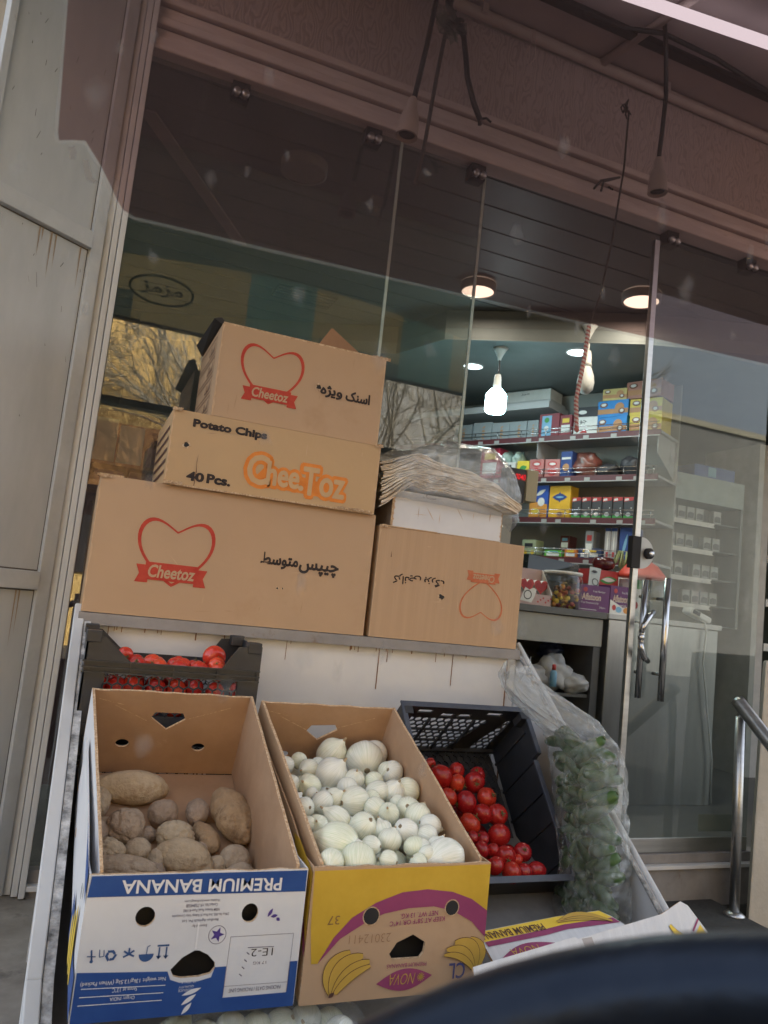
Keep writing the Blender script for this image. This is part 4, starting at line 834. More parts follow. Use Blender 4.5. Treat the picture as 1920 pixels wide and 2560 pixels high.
TOM=[(1.139,2.187,0.740,0.036),(1.203,2.207,0.752,0.025),(1.249,2.169,0.729,0.031),(1.185,2.163,0.725,0.026),(1.134,2.115,0.696,0.026),(1.186,2.099,0.686,0.033),(1.265,2.114,0.696,0.029),(1.224,2.061,0.663,0.028),(1.273,2.057,0.661,0.030),(1.167,2.030,0.644,0.030),(1.245,1.994,0.622,0.033),(1.153,1.986,0.617,0.018),(1.184,1.981,0.615,0.019),(1.165,1.950,0.595,0.022),(1.232,1.930,0.583,0.029),(1.295,1.941,0.590,0.025),(1.186,1.904,0.568,0.024),(1.201,1.947,0.594,0.018),(1.228,1.885,0.556,0.027),(1.269,1.884,0.555,0.022),(1.309,1.887,0.557,0.026),(1.265,1.917,0.575,0.016),(1.118,2.228,0.765,0.018),(1.272,2.195,0.745,0.023)]
TOML=[(0.158,2.200,1.034,0.022),(0.226,2.160,1.022,0.025),(0.303,2.140,1.019,0.025),(0.300,2.200,1.024,0.018),(0.397,2.200,1.046,0.032),(0.393,2.130,1.031,0.022),(0.349,2.140,1.020,0.020),(0.186,2.160,1.012,0.014)]
POT=[ (0.199,1.995,0.742,0.087,0.037,5),(0.428,1.887,0.710,0.090,0.041,78),(0.113,1.959,0.717,0.046,0.025,85),(0.273,1.906,0.705,0.033,0.030,0),(0.353,1.918,0.705,0.036,0.026,95),(0.186,1.846,0.694,0.041,0.039,30),(0.294,1.822,0.680,0.042,0.033,10),(0.364,1.834,0.673,0.049,0.023,70),(0.308,1.749,0.656,0.060,0.034,27),(0.153,1.791,0.661,0.035,0.026,20),(0.213,1.790,0.661,0.028,0.025,0),(0.116,1.839,0.683,0.033,0.030,0),(0.175,1.739,0.643,0.073,0.025,8),(0.418,1.756,0.651,0.033,0.027,10),(0.256,1.763,0.649,0.024,0.023,0),(0.236,1.853,0.674,0.019,0.018,0),(0.378,1.749,0.640,0.020,0.019,0),(0.142,1.867,0.685,0.025,0.024,0),(0.110,1.793,0.653,0.017,0.017,0),(0.353,1.804,0.656,0.019,0.016,20),(0.427,1.721,0.632,0.029,0.020,10),(0.249,1.741,0.635,0.020,0.017,0)]
def onion_mat():
    m, n, o = base_mat('white_onion_skin'); L = n.links.new
    p = nn(n, 'ShaderNodeBsdfPrincipled', Roughness=.24); p.inputs['Specular IOR Level'].default_value = .45; p.inputs['Subsurface Weight'].default_value = .12; p.inputs['Subsurface Radius'].default_value = (.01, .01, .006); L(p.outputs[0], o.inputs[0])
    tc = nn(n, 'ShaderNodeTexCoord'); sp = nn(n, 'ShaderNodeSeparateXYZ'); L(tc.outputs['Object'], sp.inputs[0])
    at = nn(n, 'ShaderNodeMath', operation='ARCTAN2'); L(sp.outputs[1], at.inputs[0]); L(sp.outputs[0], at.inputs[1])
    mu = nn(n, 'ShaderNodeMath', operation='MULTIPLY'); mu.inputs[1].default_value = 26; L(at.outputs[0], mu.inputs[0])
    cb = nn(n, 'ShaderNodeCombineXYZ'); L(mu.outputs[0], cb.inputs[0]); mz = nn(n, 'ShaderNodeMath', operation='MULTIPLY'); mz.inputs[1].default_value = .8; L(sp.outputs[2], mz.inputs[0]); L(mz.outputs[0], cb.inputs[1])
    oi = nn(n, 'ShaderNodeObjectInfo'); L(oi.outputs['Random'], cb.inputs[2])
    t = nn(n, 'ShaderNodeTexNoise', Scale=1.1, Detail=4); L(cb.outputs[0], t.inputs[0])
    r = nn(n, 'ShaderNodeValToRGB'); r.color_ramp.elements[0].position = .32; r.color_ramp.elements[1].position = .62
    r.color_ramp.elements[0].color = (.60, .66, .46, 1); r.color_ramp.elements[1].color = (.80, .81, .68, 1); L(t.outputs[0], r.inputs[0])
    t2 = nn(n, 'ShaderNodeTexNoise', Scale=2.2, Detail=6, Roughness=.7); L(tc.outputs['Object'], t2.inputs[0])
    hv = nn(n, 'ShaderNodeHueSaturation'); mr = nn(n, 'ShaderNodeMapRange'); mr.inputs[3].default_value = .35; mr.inputs[4].default_value = 1.0; L(oi.outputs['Random'], mr.inputs[0]); L(mr.outputs[0], hv.inputs['Saturation']); L(r.outputs[0], hv.inputs['Color'])
    r2 = nn(n, 'ShaderNodeValToRGB'); r2.color_ramp.elements[0].position = .60; r2.color_ramp.elements[1].position = .80; L(t2.outputs[0], r2.inputs[0])
    mx = nn(n, 'ShaderNodeMixRGB'); L(r2.outputs[0], mx.inputs[0]); L(hv.outputs[0], mx.inputs[1]); mx.inputs[2].default_value = (.66, .60, .44, 1); L(mx.outputs[0], p.inputs['Base Color'])
    b = nn(n, 'ShaderNodeBump', Strength=.05, Distance=.003); L(t.outputs[0], b.inputs['Height']); L(b.outputs[0], p.inputs['Normal'])
    return m
onion_m = onion_mat(); onion_tip = M('onion_dry_tip', (.36, .24, .13), (.52, .42, .27), 60, .8, .4, 80)
onion_root = M('onion_root_plate', (.30, .22, .12), (.46, .38, .25), 80, .9, .6, 120)
def onion_proto(seed):
    q = random.Random(seed); sq = q.uniform(.86, 1.12); tipl = q.uniform(.18, .42)
    def f(u, v):
        an = 2*math.pi*u; th = math.pi*v; r = math.sin(th)**.92 if th < 3.14 else 0; z = math.cos(th)*sq
        if v < .16: z += tipl*(1-v/.16)**1.6; r = max(r*.9, .10*(v > 0))
        k = 1+.05*nz((math.cos(an), math.sin(an), z), 1.3, seed)+.012*math.sin(an*7+seed)
        return Vector((r*k*math.cos(an), r*k*math.sin(an), z))
    b = MB(); b.grid(f, 28, 20, onion_m, closed_u=True); o = b.build('white_onion', origin=(0, 0, 0))
    b = MB(); b.lathe([(.13, sq+tipl*.45), (.10, sq+tipl*.85), (.075, sq+tipl*1.25), (.02, sq+tipl*1.35)], onion_tip, seg=9); b.build('dry_tip', o)
    b = MB(); b.lathe([(.17, -sq*.972), (.15, -sq*1.0), (.06, -sq*1.02)], onion_root, seg=12)
    for k in range(16): a = q.uniform(0, 6.28); rr = q.uniform(.03, .14); b.tube([(rr*math.cos(a), rr*math.sin(a), -sq), (rr*1.3*math.cos(a), rr*1.3*math.sin(a), -sq-q.uniform(.03, .08))], .012, onion_root, 4)
    b.build('root_plate', o); return o
protos = [onion_proto(k) for k in range(6)]; used = set()
big = {3: 'large round white onion, root end facing the street, at the back of the heap', 35: 'largest knobbly white onion at the front left of the onion heap', 42: 'large white onion with torn papery skin at the front right corner of the onion heap', 41: 'large striped white onion at the front edge of the onion heap', 5: 'upright egg shaped white onion near the back of the onion heap'}
def place(proto_list, used, i, loc, rot, s, label, group):
    k = i % len(proto_list); o = proto_list[k]
    if k in used: o = dup(o)
    used.add(k); o.location = loc; o.rotation_euler = rot; o.scale = s if isinstance(s, tuple) else (s, s, s); return tag(o, label, 'onion' if 'onion' in label else 'tomato' if 'tomato' in label else 'vegetable', group)
OG = 'white onions heaped in the yellow banana box'
for i, (x, y, z, r) in enumerate(ONIONS):
    q = random.Random(i*31+5)
    rot = (R(q.uniform(20, 150)), R(q.uniform(-60, 60)), q.uniform(0, 6.28)) if i != 3 else (R(-68), R(22), 0)
    x = min(max(x, .512+r), .862-r); y = max(y, 1.432+r*1.12)
    if i in (38, 49, 46, 45): continue
    place(protos, used, i, (x, y, z-r*.15), rot, (r*1.06*q.uniform(.95, 1.05), r*1.06, r*1.06*q.uniform(.92, 1.06)), big.get(i, 'white onion among many alike in the yellow banana box'), OG)
n0 = len(ONIONS)
for i in range(44):                                             # the layer that shows in the gaps
    q = random.Random(900+i); y = 1.475+(i//6)*.072+q.uniform(-.012, .012); x = .535+(i % 6)*.058+q.uniform(-.01, .01)
    place(protos, used, i, (min(max(x, .53), .845), y, .745+.17*(y-1.45)-.052), (q.uniform(0, 6), q.uniform(0, 6), 0), .027, 'white onion among many alike in the yellow banana box', OG)
# potatoes
def potato_mat(nm, a, c, d):
    return M(nm, a, c, 26, .85, .7, 70, spec=.2, c3=d, s3=16, t3=.56, detail=9)
pot_m = potato_mat('dusty_potato_skin', (.36, .285, .21), (.50, .41, .315), (.25, .185, .13)); pot_p = potato_mat('pale_potato_skin', (.46, .36, .24), (.56, .46, .33), (.35, .24, .14)); pot_b = potato_mat('brown_potato_skin', (.34, .23, .135), (.44, .315, .195), (.21, .135, .08))
ZN = Vector((0, -.225, .67)).normalized()
def potato(i, x, y, z, a, c, ang, label):
    q = random.Random(i*13+1); wr = i in (2, 5, 6, 9, 12); long_ = a > c*1.5
    bm = bmesh.new(); bmesh.ops.create_icosphere(bm, subdivisions=5, radius=1)
    for v in bm.verts:
        p = v.co.copy(); k = 1+.10*nz(p, 1.1, i)+.05*nz(p, 2.4, i+3)
        if wr: k += -.11*max(0, 1-abs(nz(p, 1.5, i+7))*5)*.8-.04*max(0, 1-abs(nz(p, 3.4, i+2))*5)
        for e in range(5):
            ev = Vector((math.sin(e*2.1+i), math.cos(e*1.7+i*2), math.sin(e*3.3+i*.7))).normalized(); d = (p-ev).length
            if d < .22: k -= .05*(1-d/.22)
        p *= k*(1+.012*nz(p, 9, i))
        if long_: p.x *= a/c; p.y *= 1+.12*math.sin(p.x*1.5+i); p.z += .12*math.sin(p.x*1.2+i)*.5; s2 = 1-.13*math.exp(-((p.x-.1)/.5)**2)*(1 if i in (7, 1) else 0); p.y *= s2; p.z *= s2
        else: p.x *= a/c
        v.co = p*c
    me = bpy.data.meshes.new('potato'); bm.to_mesh(me); bm.free()
    for f in me.polygons: f.use_smooth = True
    me.materials.append(pot_p if i in (0, 8) else pot_b if i in (1, 7) else pot_m)
    o = bpy.data.objects.new('potato', me); col.objects.link(o)
    # long axis lies in the sloping floor, turned by ang in the picture of that floor
    ex = Vector((1, 0, 0))*math.cos(R(-ang))+Vector((0, .67, .225)).normalized()*math.sin(R(-ang)); eyv = ZN.cross(ex)
    o.matrix_world = Matrix(((ex.x, eyv.x, ZN.x, x), (ex.y, eyv.y, ZN.y, y), (ex.z, eyv.z, ZN.z, z), (0, 0, 0, 1)))
    return tag(o, label, 'potato', 'potatoes in the blue banana box')
PL = {0: 'long pale potato lying crosswise at the back left of the blue box', 1: 'long brown potato standing along the right wall of the blue box', 2: 'deeply wrinkled potato against the left wall of the blue box', 3: 'small round potato in the middle below the long pale one', 4: 'oval grey potato just left of the long brown one', 5: 'round wrinkled potato with deep creases left of the middle', 6: 'cracked potato with a ring shaped scar in the middle', 7: 'dumbbell shaped brown potato left of the long brown one', 8: 'smooth pale egg shaped potato at the front middle of the box', 9: 'dented round potato at the front left of the box', 10: 'knobbly potato between the dented and the smooth pale one', 12: 'big creased grey potato against the front left rim', 13: 'round potato in the front right corner of the box'}
for i, (x, y, z, a, c, an) in enumerate(POT): c *= 1.08; a *= 1.06; potato(i, min(max(x, .112+(c if an > 45 else 0)*.6), .455-c*.6), y, z, a, c, an, PL.get(i, 'small grey potato half hidden among the larger ones'))
# tomatoes
tom_m = M('tomato_skin', (.36, .016, .012), (.47, .032, .018), 7, .24, 0, 20, spec=.5, c3=(.55, .10, .03), s3=5, t3=.70, coat=.15); tom_l = M('bright_tomato_skin', (.50, .028, .018), (.60, .055, .025), 7, .22, 0, 20, spec=.5, coat=.2); calyx = M('tomato_stalk', (.10, .11, .035), (.20, .17, .07), 40, .8)
def tomato_proto(seed, m):
    b = MB()
    def f(u, v):
        an = 2*math.pi*u; th = math.pi*v; r = math.sin(th); z = math.cos(th)*.9
        d = .16*math.exp(-(th/.35)**2); k = 1+.014*math.cos(an*5+seed)*math.sin(th)+.05*nz((math.cos(an)*r, math.sin(an)*r, z), 1.1, seed)
        return Vector((r*k*math.cos(an), r*k*math.sin(an), z-d))
    b.grid(f, 26, 18, m, closed_u=True); o = b.build('tomato', origin=(0, 0, 0))
    b = MB(); q = random.Random(seed)
    for k in range(6):
        a = k*1.05+q.uniform(-.2, .2); b.tube([(0, 0, .77), (.14*math.cos(a), .14*math.sin(a), .84), (.32*math.cos(a), .32*math.sin(a), .83+q.uniform(-.02, .08))], [.05, .045, .012], calyx, 5)
    b.tube([(0, 0, .75), (.03, .02, .95), (.10, .05, 1.12)], [.055, .045, .05], calyx, 6); b.build('stalk', o); return o
def vary(m, dh, v0, v1):
    n = m.node_tree; p = n.nodes['Principled BSDF']; l = p.inputs['Base Color'].links[0]; src = l.from_socket; oi = n.nodes.new('ShaderNodeObjectInfo'); h = n.nodes.new('ShaderNodeHueSaturation')
    for sock, a, c in (('Hue', .5-dh, .5+dh), ('Value', v0, v1)):
        mr = n.nodes.new('ShaderNodeMapRange'); mr.inputs[3].default_value = a; mr.inputs[4].default_value = c; n.links.new(oi.outputs['Random'], mr.inputs[0]); n.links.new(mr.outputs[0], h.inputs[sock])
    n.links.new(src, h.inputs['Color']); n.links.new(h.outputs[0], p.inputs['Base Color'])
vary(tom_m, .006, .75, 1.25); vary(tom_l, .005, .85, 1.2); vary(pot_m, .012, .85, 1.2)
tp = [tomato_proto(k, tom_m) for k in range(5)]; tu = set(); TG = 'tomatoes in the tilted crate'
for i, (x, y, z, r) in enumerate(TOM):
    q = random.Random(i*7+3); x = max(x, 1.0+r)
    place(tp, tu, i, (x, y+.012, z-r*.25), (R(q.uniform(30, 140)), R(q.uniform(-50, 50)), q.uniform(0, 6.28)), r*1.08, 'ripe red tomato among many alike in the tilted black crate' if i != 10 else 'largest smooth red tomato right of the middle in the tilted crate', TG)
for i in range(22):
    q = random.Random(70+i); l = .07+.085*(i//5)*.85; x = 1.03+.07*(i % 5)*(1 if i < 12 else .8)
    if i >= 15: x = 1.03+.06*(i % 5)*.7
    p = P(x, l+.05, .15+.04*(i//5)*.6); place(tp, tu, i, tuple(p), (q.uniform(0, 6), q.uniform(0, 6), 0), .030, 'ripe red tomato among many alike in the tilted black crate', TG)
tp2 = [tomato_proto(20+k, tom_l) for k in range(4)]; tu2 = set()
for i, (x, y, z, r) in enumerate(TOML):
    q = random.Random(i*5+2); s = (y+.06)/y
    place(tp2, tu2, i, (x*s, y+.06, 1.25-(1.25-z)*s), (R(q.uniform(30, 100)), R(q.uniform(-40, 40)), q.uniform(0, 6.28)), r*1.05, 'bright red tomato in the level crate under the shelf' if i != 4 else 'big glossy tomato standing highest in the level crate under the shelf', 'tomatoes in the level crate')
for i in range(30):
    q = random.Random(170+i); place(tp2, tu2, i, (.085+(i % 8)*.054+q.uniform(-.008, .008), 2.172+(i//16)*.06, .905+((i//8) % 2)*.052+(.10 if i >= 16 else 0)*.0+q.uniform(-.006, .006)), (q.uniform(0, 6), q.uniform(0, 6), 0), .0275, 'bright red tomato in the level crate under the shelf', 'tomatoes in the level crate')
for i in range(16):
    q = random.Random(370+i); place(tp2, tu2, i, (.085+(i % 8)*.054, 2.18+(i//8)*.07, 1.008), (q.uniform(0, 6), q.uniform(0, 6), 0), .026, 'bright red tomato in the level crate under the shelf', 'tomatoes in the level crate')
# cucumbers in a clear sack
cuc_m = M('cucumber_skin', (.018, .046, .010), (.055, .115, .026), 14, .5, .15, 70, spec=.4, c3=(.12, .17, .055), s3=6, t3=.66); cuc_t = M('cucumber_end', (.09, .11, .045), None, rough=.7)
def cuc_proto(seed):
    q = random.Random(seed); b = MB(); L = q.uniform(.075, .095); bend = q.uniform(-.018, .018); n = 14; pts = []; rr = []
    for k in range(n+1):
        t = k/n; pts.append((-L+2*L*t, bend*4*t*(1-t), 0)); rr.append(.0165*(math.sin(math.pi*min(1, max(0, .06+t*.88)))**.38))
    b.tube(pts, rr, cuc_m, 12); o = b.build('cucumber', origin=(0, 0, 0)); b = MB(); b.tube([(-L-.001, 0, 0), (-L-.008, 0, .001)], .005, cuc_t, 6); b.build('stem_end', o); return o
cp = [cuc_proto(k) for k in range(5)]; cu_ = set()
LV = [(.40, 1.425, 1.80, .085, .10), (.47, 1.435, 1.81, .082, .11), (.55, 1.452, 1.83, .066, .115), (.64, 1.468, 1.87, .070, .115), (.72, 1.492, 1.92, .078, .115), (.80, 1.502, 1.955, .085, .12), (.86, 1.503, 1.975, .083, .125), (.91, 1.485, 1.995, .082, .115), (.955, 1.44, 2.02, .105, .095), (.995, 1.375, 2.035, .10, .075), (1.03, 1.325, 2.045, .082, .055), (1.06, 1.295, 2.05, .062, .045), (1.085, 1.285, 2.05, .045, .03)]
def lv(z):
    for a, c in zip(LV, LV[1:]):
        if z <= c[0]:
            k = (z-a[0])/(c[0]-a[0]); return [a[j]+(c[j]-a[j])*k for j in range(5)]
    return list(LV[-1])
i = 0
for zi in range(21):
    z = .428+zi*.0232; _, cx, cy, rx, ry = lv(z)
    for k in range(5):
        q = random.Random(i*11+4); x = cx+q.uniform(-.010, .004); y = cy-ry*.66+k*.038+q.uniform(-.008, .008); o = cp[i % 5]
        if (i % 5) in cu_: o = dup(o)
        cu_.add(i % 5); x -= .011; o.location = (x, y, z+q.uniform(-.014, .014)); o.rotation_euler = (0, R(q.choice([-1, 1])*q.uniform(3, 48)), R(-36+q.uniform(-22, 22)+q.choice([0, 180]))); s = min(1, (rx*1.12*(1-.30*abs((y-cy)/ry)**2)-.010)/.085); o.scale = (s*q.uniform(.56, .72), 1.2, 1.2)
        tag(o, 'green cucumber packed with many alike in the clear sack', 'cucumber', 'cucumbers in the clear sack'); i += 1
FILMC = glass_mat('crinkled_sack_film', (.95, .965, .96), 1.0, .16, rough=.035, dirt=.035, dirtcol=(.56, .64, .63), crinkle=1.5)
FILMN = glass_mat('gathered_sack_film', (.90, .92, .92), 1.0, .20, rough=.05, dirt=.15, dirtcol=(.70, .73, .74), crinkle=1.4)
def sackfn(u, v):
    z = .40+.70*v; _, cx, cy, rx, ry = lv(z); an = 2*math.pi*u; c, s = math.cos(an), math.sin(an); c = math.copysign(abs(c)**.7, c); s = math.copysign(abs(s)**.7, s)
    k = 1.0; fold = abs(nz((an*1.6, z*30, 0), 1, 3))*.016*(1 if z < .93 else .3)+abs(nz((c*2.5, s*2.5, z*9), 1.2, 6))*.012
    if z > .93: fold += .22*rx*abs(math.sin(an*5+z*20))+.012*abs(nz((an*4, z*22, 2), 1, 1))
    tp_ = .02*nz((an*1.5, 3, 3), 1, 9)*(v > .97)
    return Vector((cx+(rx+.006-fold*.8)*c, cy+(ry+.006-fold*.8)*s, z+.012*nz((an, z*8, 4), 1, 5)+tp_*3))
b = MB(); b.grid(lambda u, v: sackfn(u, v*.72), 110, 80, FILMC, closed_u=True); b.grid(lambda u, v: sackfn(u, .72+v*.28), 110, 44, FILMN, closed_u=True); tag(b.build('plastic_sack'), 'tall crinkled clear sack of cucumbers leaning on the right side rail', 'plastic sack')
# bag of onions on the lowest step of the stand
b = MB()
def ob_(u, v):
    an = 2*math.pi*u; r = math.sin(math.pi*min(.999, max(.001, v)))**.6; fo = abs(nz((an*3, v*8, 1), 1, 8))*.02
    return Vector((.44+(.21-fo)*r*math.cos(an), 1.47+(.085-fo)*r*math.sin(an), .425-.075*math.cos(math.pi*v)+.01*nz((an*2, v*4, 0), 1)))
b.grid(ob_, 60, 24, FILMC, closed_u=True); tag(b.build('plastic_bag'), 'clear bag of onions lying below the blue banana box', 'plastic bag')
for i in range(14):
    q = random.Random(i+600); place(protos, used, i, (.29+(i % 7)*.048, 1.43+(i//7)*.055, .435+q.uniform(-.01, .01)), (q.uniform(0, 6), q.uniform(0, 6), 0), .031, 'white onion in the clear bag below the blue banana box', 'onions in the low bag')

# ------------------------------------------------------------------ flattened banana cartons at the front right
wc = M('ribbed_white_card', (.60, .60, .61), (.70, .70, .71), 3, .6, .22, 26, spec=.3, stretch=(14, 1.2, 1.2), c3=(.48, .46, .44), s3=5, t3=.68)
ex_ = Vector((.44, .095, -.011)); FA = Face((.935, 1.478, .516), ex_, (-.02, .115, .042))
b = MB(); outA = [(.0, -.012), (.14, .012), (.21, .004), (.235, .022), (.30, -.004), (.38, .006), (.47, -.02), (.50, -.012), (.455, .075), (.43, .098), (.28, .100), (.02, .092)]
b.panel(FA, outA, .005, wc, card, card_edge)
b.flat(FA, [(.02, .062), (.20, .068), (.28, .073), (.452, .070), (.43, .096), (.28, .0985), (.02, .090)], ink_yellow_bright, .0012); b.flat(FA, [(.02, .048), (.20, .052), (.28, .058), (.462, .052), (.453, .069), (.28, .0725), (.20, .067), (.02, .061)], ink_purple, .0015)
b.text(FA, 'PREMIUM BANANA', .015, .066, .20, .020, ink_brown, .0022, flip=True, off=.015); b.flat(FA, rot2(lens(.118, .020, .18, .040), (.118, .020), 5), ink_purple, .0015); b.text(FA, 'NOVA', .065, .010, .085, .022, ink_banana, .0024, flip=True, off=-.01, skew=.2)
for k in range(3): banana(b, FA, (.44-.004*k, .060), (.265+k*.012, .082+k*.003), -.010-.004*k, .013, ink_banana, ink_brown, .0026+k*.0006)
tag(b.build('flattened_carton'), 'flattened white banana carton with yellow and purple print lying below the cucumber sack', 'carton')
FB = Face((.776, 1.281, .563), (.54, .03, .075), (.0, .025, .042)); b = MB(); q = random.Random(2)
b.panel(FB, [(0, 0), (.285, -.012), (.545, -.030), (.57, -.012), (.545, .047), (.53, .058), (.47, .045), (.25, .043), (.245, .048), (.01, .046)], .005, wc, card, card_edge)
b.flat(FB, [(.50, -.022), (.548, -.026), (.562, -.010), (.556, .008), (.53, -.010)], ink_yellow_bright, .0012); banana(b, FB, (.478, .022), (.535, -.014), -.012, .012, ink_yellow_bright, ink_brown, .002); stripe(b, FB, (.53, .0), (.555, .018), .004, ink_purple, .0024)
b.flat(FB, [(.262, .0), (.285, -.002), (.282, .040), (.258, .042)], M('brown_tape', (.40, .36, .34), None, rough=.4), .001)
tag(b.build('flattened_carton'), 'long strip of ribbed white carton lying across the front edge of the stand', 'carton')

# ------------------------------------------------------------------ right side: railing and plastered wall
rl = thing('handrail', 'stainless steel handrail with one round post beside the shop door', 'handrail', (2.93, 2.72, .03))
b = MB(); b.tube([(2.935, 2.72, .03), (2.912, 2.72, .90)], .022, steel, 18); b.lathe([(.045, 0), (.045, .006), (.026, .02)], steel, Matrix.Translation((2.935, 2.72, .03)), 20); b.build('post', rl)
b = MB(); b.tube([(2.905, 2.735, .972), (2.906, 2.72, .958), (2.906, 2.40, .70), (2.906, 1.9, .30)], .031, steel, 18); b.build('rail', rl)
b = MB(); b.tube([(2.912, 2.72, .89), (2.908, 2.72, .935)], .011, chrome, 10); b.build('bracket', rl)
b = MB(); q = random.Random(9)
b.hexa([(2.995, 2.70, -.115), (5, 2.70, -.115), (5, 2.77, -.115), (3.06, 2.77, -.115), (3.03, 2.70, 1.165), (5, 2.70, 1.19), (5, 2.77, 1.19), (3.09, 2.77, 1.165)], cream_wall); tag(b.build('low_wall', bevel=.012), 'cracked cream plaster wall with brown damp stains at the right of the step', 'wall')

# ------------------------------------------------------------------ inside the shop
SU = Vector((-.47, .88, 0)).normalized(); SN = Vector((.88, .47, 0)).normalized(); P0 = Vector((3.631, 4.374, 0))
SHF = Face(P0, -SU, (0, 0, 1))                                 # u grows towards the street end; u = -s
def shp(s, t, z): return P0+SU*s+SN*t+Vector((0, 0, z))
def sbox(b, s0, s1, t0, t1, z0, z1, m): b.hexa([shp(s1, t0, z0), shp(s0, t0, z0), shp(s0, t1, z0), shp(s1, t1, z0), shp(s1, t0, z1), shp(s0, t0, z1), shp(s0, t1, z1), shp(s1, t1, z1)], m)
WHT0 = M('price_tag', (.33, .33, .32), None, rough=.6)
su = thing('wall_shelving', 'white wall shelving with dark red edge strips and chrome wire guards', 'shelving', shp(.7, .2, .18))
b = MB(); sbox(b, -.12, 2.3, .36, .38, .18, 3.09, int_wall); b.build('back_panel', su)
for z in (2.642, 2.318, 1.999, 1.70, 1.25):
    b = MB(); sbox(b, -.12, 2.3, .012, .36, z, z+.018, shelf_m); sbox(b, -.12, 2.3, 0, .011, z-.018, z+.024, shelf_red); sbox(b, -.12, 2.3, -.004, .011, z-.024, z-.0182, shelf_m)
    for k in range(9):
        q = random.Random(int(z*100)+k); s_ = -.05+k*.2+q.uniform(0, .12); b.flat(Face(shp(s_, -.0045, z-.022), -SU, (0, 0, 1)), [(0, 0), (.045, 0), (.045, .030), (0, .030)], WHT0, .0005)
    gd = b.build('shelf', su)
    b = MB()
    for dz in (.055, .085): b.tube([shp(-.10, .02, z+dz), shp(2.2, .02, z+dz)], .003, chrome, 6)
    for k in range(11): b.tube([shp(-.08+k*.22, .02, z+.02), shp(-.08+k*.22, .02, z+.085)], .003, chrome, 6)
    b.build('wire_guard', gd)
for s in (.86, -.1):
    b = MB(); b.hexa([shp(s+.004, .02, 2.50), shp(s, .02, 2.50), shp(s, .36, 2.36), shp(s+.004, .36, 2.36), shp(s+.004, .02, 2.64), shp(s, .02, 2.64), shp(s, .36, 2.64), shp(s+.004, .36, 2.64)], shelf_m); b.build('bracket', su)
K = {}
def kc(nm, c): 
    K.setdefault(nm, C_('pack_'+nm, c)); return K[nm]
def pack(name, label, s0, s1, z0, z1, c, t0=.05, dep=.12, deco=None, cat='box', group='goods on the wall shelves'):
    t1 = t0+dep; b = MB(); sbox(b, s0, s1, t0, t1, z0, z1, kc(*c)); F = Face(shp(s1, t0-.001, z0), -SU, (0, 0, 1)); w_, h_ = s1-s0, z1-z0
    q = random.Random(label)
    if deco: deco(b, F, w_, h_)
    else: b.flat(F, [(w_*.12, h_*.2), (w_*.88, h_*.2), (w_*.88, h_*.55), (w_*.12, h_*.55)], WHT, .001); b.flat(F, [(w_*.2, h_*.65), (w_*.8, h_*.65), (w_*.8, h_*.85), (w_*.2, h_*.85)], q.choice([YEL, LBL, RED]), .001)
    mid_ = shp((s0+s1)/2, (t0+t1)/2, z0); rm = Matrix.Translation(mid_) @ Matrix.Rotation(R(q.uniform(-7, 7)), 4, 'Z') @ Matrix.Translation(-mid_); b.v = [rm @ p for p in b.v]
    return tag(b.build(name), label, cat, group)
WHT = kc('white', (.62, .62, .60)); RED = kc('red', (.40, .04, .04)); TANB = kc('biscuit', (.42, .22, .10)); NAV = kc('navy', (.03, .06, .2)); BRN = kc('brown', (.16, .07, .04)); YEL = kc('yellow', (.65, .45, .05)); BLK = kc('black', (.03, .03, .035)); GRN = kc('green', (.05, .25, .06)); LBL = kc('lightblue', (.18, .38, .55))
def biscuit(bg):
    def f(b, F, w, h):
        b.flat(F, [(0, h*.18), (w, h*.18), (w, h*.46), (0, h*.5)], TANB, .0008); b.flat(F, circ(w*.2, h*.74, w*.13, 16, h*.16), BRN, .0012); b.flat(F, circ(w*.2, h*.76, w*.085, 14, h*.09), WHT, .0016)
        b.flat(F, circ(w*.72, h*.55, w*.15, 16, h*.28), TANB, .0016); b.flat(F, circ(w*.80, h*.30, w*.11, 14, h*.18), BRN, .002); b.flat(F, circ(w*.80, h*.33, w*.06, 12, h*.10), WHT, .0024)
    return f
for s0, s1, z0, z1, c, lb in ((.139, .389, 2.660, 2.793, ('blue', (.03, .22, .55)), 'blue biscuit carton on the top shelf, lower of two'), (.143, .389, 2.795, 2.920, ('blue', (.03, .22, .55)), 'blue biscuit carton on the top shelf, upper of two'), (-.10, .134, 2.660, 2.79, ('yel', (.60, .48, .07)), 'yellow biscuit carton on the top shelf, lower of two'), (-.10, .138, 2.792, 2.912, ('yel', (.60, .48, .07)), 'yellow biscuit carton on the top shelf, upper of two'), (.175, .36, 2.922, 3.01, ('tanb', (.50, .42, .16)), 'tan biscuit carton lying on the blue ones'), (-.10, .17, 2.922, 3.05, ('redbr', (.40, .19, .15)), 'reddish brown biscuit carton highest on the top shelf')):
    pack('biscuit_carton', lb, s0, s1, z0, z1, c, deco=biscuit(c), cat='biscuit carton', dep=.20)
pack('framed_box', 'dark red box with pale blue window on the top shelf', .700, .879, 2.660, 2.858, ('dred', (.20, .03, .04)), deco=lambda b, F, w, h: (b.flat(F, [(w*.14, h*.1), (w*.62, h*.1), (w*.62, h*.92), (w*.14, h*.92)], LBL, .001), b.flat(F, circ(w*.38, h*.74, w*.12), GRN, .0016), b.flat(F, circ(w*.38, h*.40, w*.12), WHT, .0016)))
pack('box', 'plain dark red box standing between the framed box and the black topped one', .594, .694, 2.660, 2.837, ('dred', (.20, .03, .04)))
